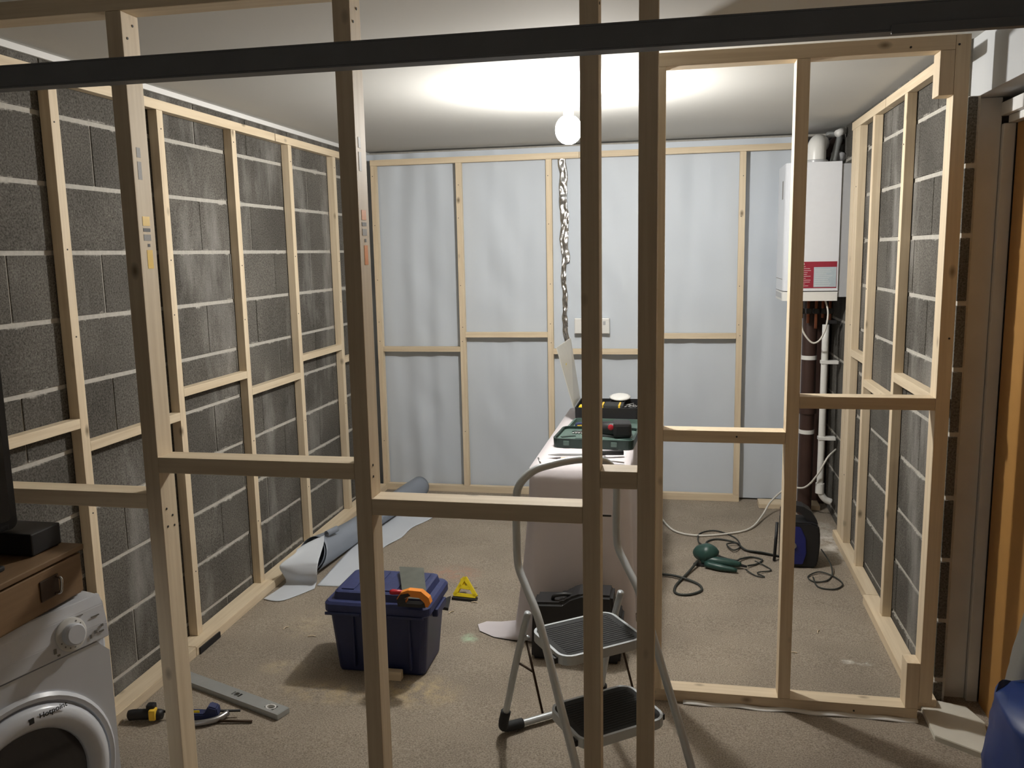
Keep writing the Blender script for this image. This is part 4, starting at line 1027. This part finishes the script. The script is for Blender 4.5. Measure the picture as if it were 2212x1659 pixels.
# ---------------- wooden drawer unit and set on top ----------------
uz = FZ(1.4)+.8465
du = empty('drawer_unit', (-1.452, 1.79, uz), 'low oak coloured drawer unit lying on top of the washing machine', 'drawer unit')
bm = bmesh.new(); add_box(bm, (-.36, -.62, .0), (-.012, 0, .112), .002); link('carcass', bm, 'oak_y', du)
bm = bmesh.new(); add_box(bm, (-.37, -.63, .1122), (.004, .004, .1265), .003); link('unit_top', bm, 'oak_y', du)
bm = bmesh.new(); add_box(bm, (-.0118, -.60, .008), (.0, -.006, .106), .003); dwr = link('drawer_front', bm, 'oak_y', du)
bm = bmesh.new()
add_box(bm, (.0002, -.150, .035), (.003, -.090, .085), .002); link('handle_plate', bm, 'rust_bar', dwr)
tube('pull_handle', smooth_path([(.003, -.105, .040), (.016, -.103, .044), (.018, -.100, .060), (.016, -.098, .076), (.003, -.097, .080)], 4), .0035, 'chrome', dwr, seg=8)
tvz = uz+.127
tvs = empty('television', (-1.60, 1.50, tvz), 'black flat television standing on the oak drawer unit at the left edge', 'television')
bm = bmesh.new(); add_prism(bm, rrect(-.42, .060, .225, .470, .018, 5), 0, -.015, .035, None, .004); link('screen_casing', bm, 'black_plastic', tvs)
bm = bmesh.new(); add_prism(bm, rrect(-.395, .085, .20, .445, .006, 3), 0, .0352, .0365); link('screen', bm, 'black_gloss', tvs)
box('stand_neck', (-.012, -.13, .012), (.03, -.03, .07), 'black_plastic', tvs, bev=.003)
box('stand_base', (-.07, -.24, .0), (.10, .10, .012), 'black_plastic', tvs, bev=.004)
box('bezel_strip', (.0352, -.38, .066), (.0375, .19, .078), 'black_gloss', tvs, bev=.0005)
sb = empty('set_top_box', (-1.545, 1.755, tvz), 'small black box tucked behind the television on the drawer unit', 'box')
box('box_shell', (-.08, -.07, .002), (.045, .028, .056), 'black_plastic', sb, bev=.004)
for x, y in ((-.07, -.06), (.035, -.06), (-.07, .018), (.035, .018)): lathe('rubber_foot', [(.006, 0), (.006, .0022)], 'black_rubber', sb, M=Matrix.Translation((x, y, 0)), seg=8)

# ---------------- right foreground ----------------
bm = bmesh.new()
zq = FZ(3.0)
top = [(.862, 3.115), (1.015, 3.070), (1.045, 2.97), (1.005, 2.795), (.985, 2.765), (.856, 2.855)]
add_prism(bm, top, 2, zq-.008, zq+.016, None, .002)
o = link('plasterboard_offcut', bm, 'plasterboard', None); tag(o, 'pale plasterboard offcut lying on the carpet at the end of the right partition', 'board')
def sack(name, c, rx, ry, hh, mat, parent, lean=0, seedv=0, topn=.55):
    bm = bmesh.new(); nu, nv = 36, 22; R_ = []
    for j in range(nv+1):
        t = j/nv; ring = []
        w = (1-.10*math.exp(-t*14))*(1-(1-topn)*t**2.2)
        for i in range(nu):
            a = 2*PI*i/nu; ca, sa = math.cos(a), math.sin(a)
            e = .75; x = abs(ca)**e*math.copysign(1, ca); y = abs(sa)**e*math.copysign(1, sa)
            nn = 1+.10*noise.noise(Vector((x*2.2+seedv, y*2.2, t*4)))+.05*noise.noise(Vector((x*6, y*6+seedv, t*11)))
            xx = c[0]+rx*w*x*nn+lean*t*hh
            xx = min(xx, XD-.004)
            ring.append(bm.verts.new((xx, c[1]+ry*w*y*nn, FZ(c[1]-ry)+.002+hh*t*(1+.06*noise.noise(Vector((x*2, y*2, seedv))))+.02*max(0, sa)*(1-t))))
        R_.append(ring)
    for A, B in zip(R_, R_[1:]):
        for i in range(nu): bm.faces.new((A[i], A[(i+1) % nu], B[(i+1) % nu], B[i]))
    bm.faces.new(R_[0][::-1]); bm.faces.new(R_[-1])
    bmesh.ops.recalc_face_normals(bm, faces=bm.faces)
    return link(name, bm, mat, parent, smooth=True)
o = sack('plastic_carrier', (.955, 2.26), .125, .22, .45, 'bag_blue', None, 0, 2.0, .88); o.name = 'blue_plastic_bag'
tag(o, 'crumpled dark blue plastic bag at the lower right corner', 'bag')
o = sack('printed_sack', (.990, 2.565), .075, .075, .72, 'bag_print', None, .09, 5.0, .45)
tag(o, 'white and green printed plastic sack standing behind the blue bag', 'bag')
# white membrane edge peeping out along the foot of the right partition
def edgefn(u, v):
    x = .03+u*.80; y = Yf-.001-v*.016-.003*math.sin(u*23)
    return (x, y, FZ(y)+.0015+.008*(1-v)+.002*math.sin(u*31))
o = grid('membrane_edge', 60, 3, edgefn, 'white_plastic', None, thick=.001); tag(o, 'thin white plastic edge strip at the foot of the right partition', 'plastic strip')
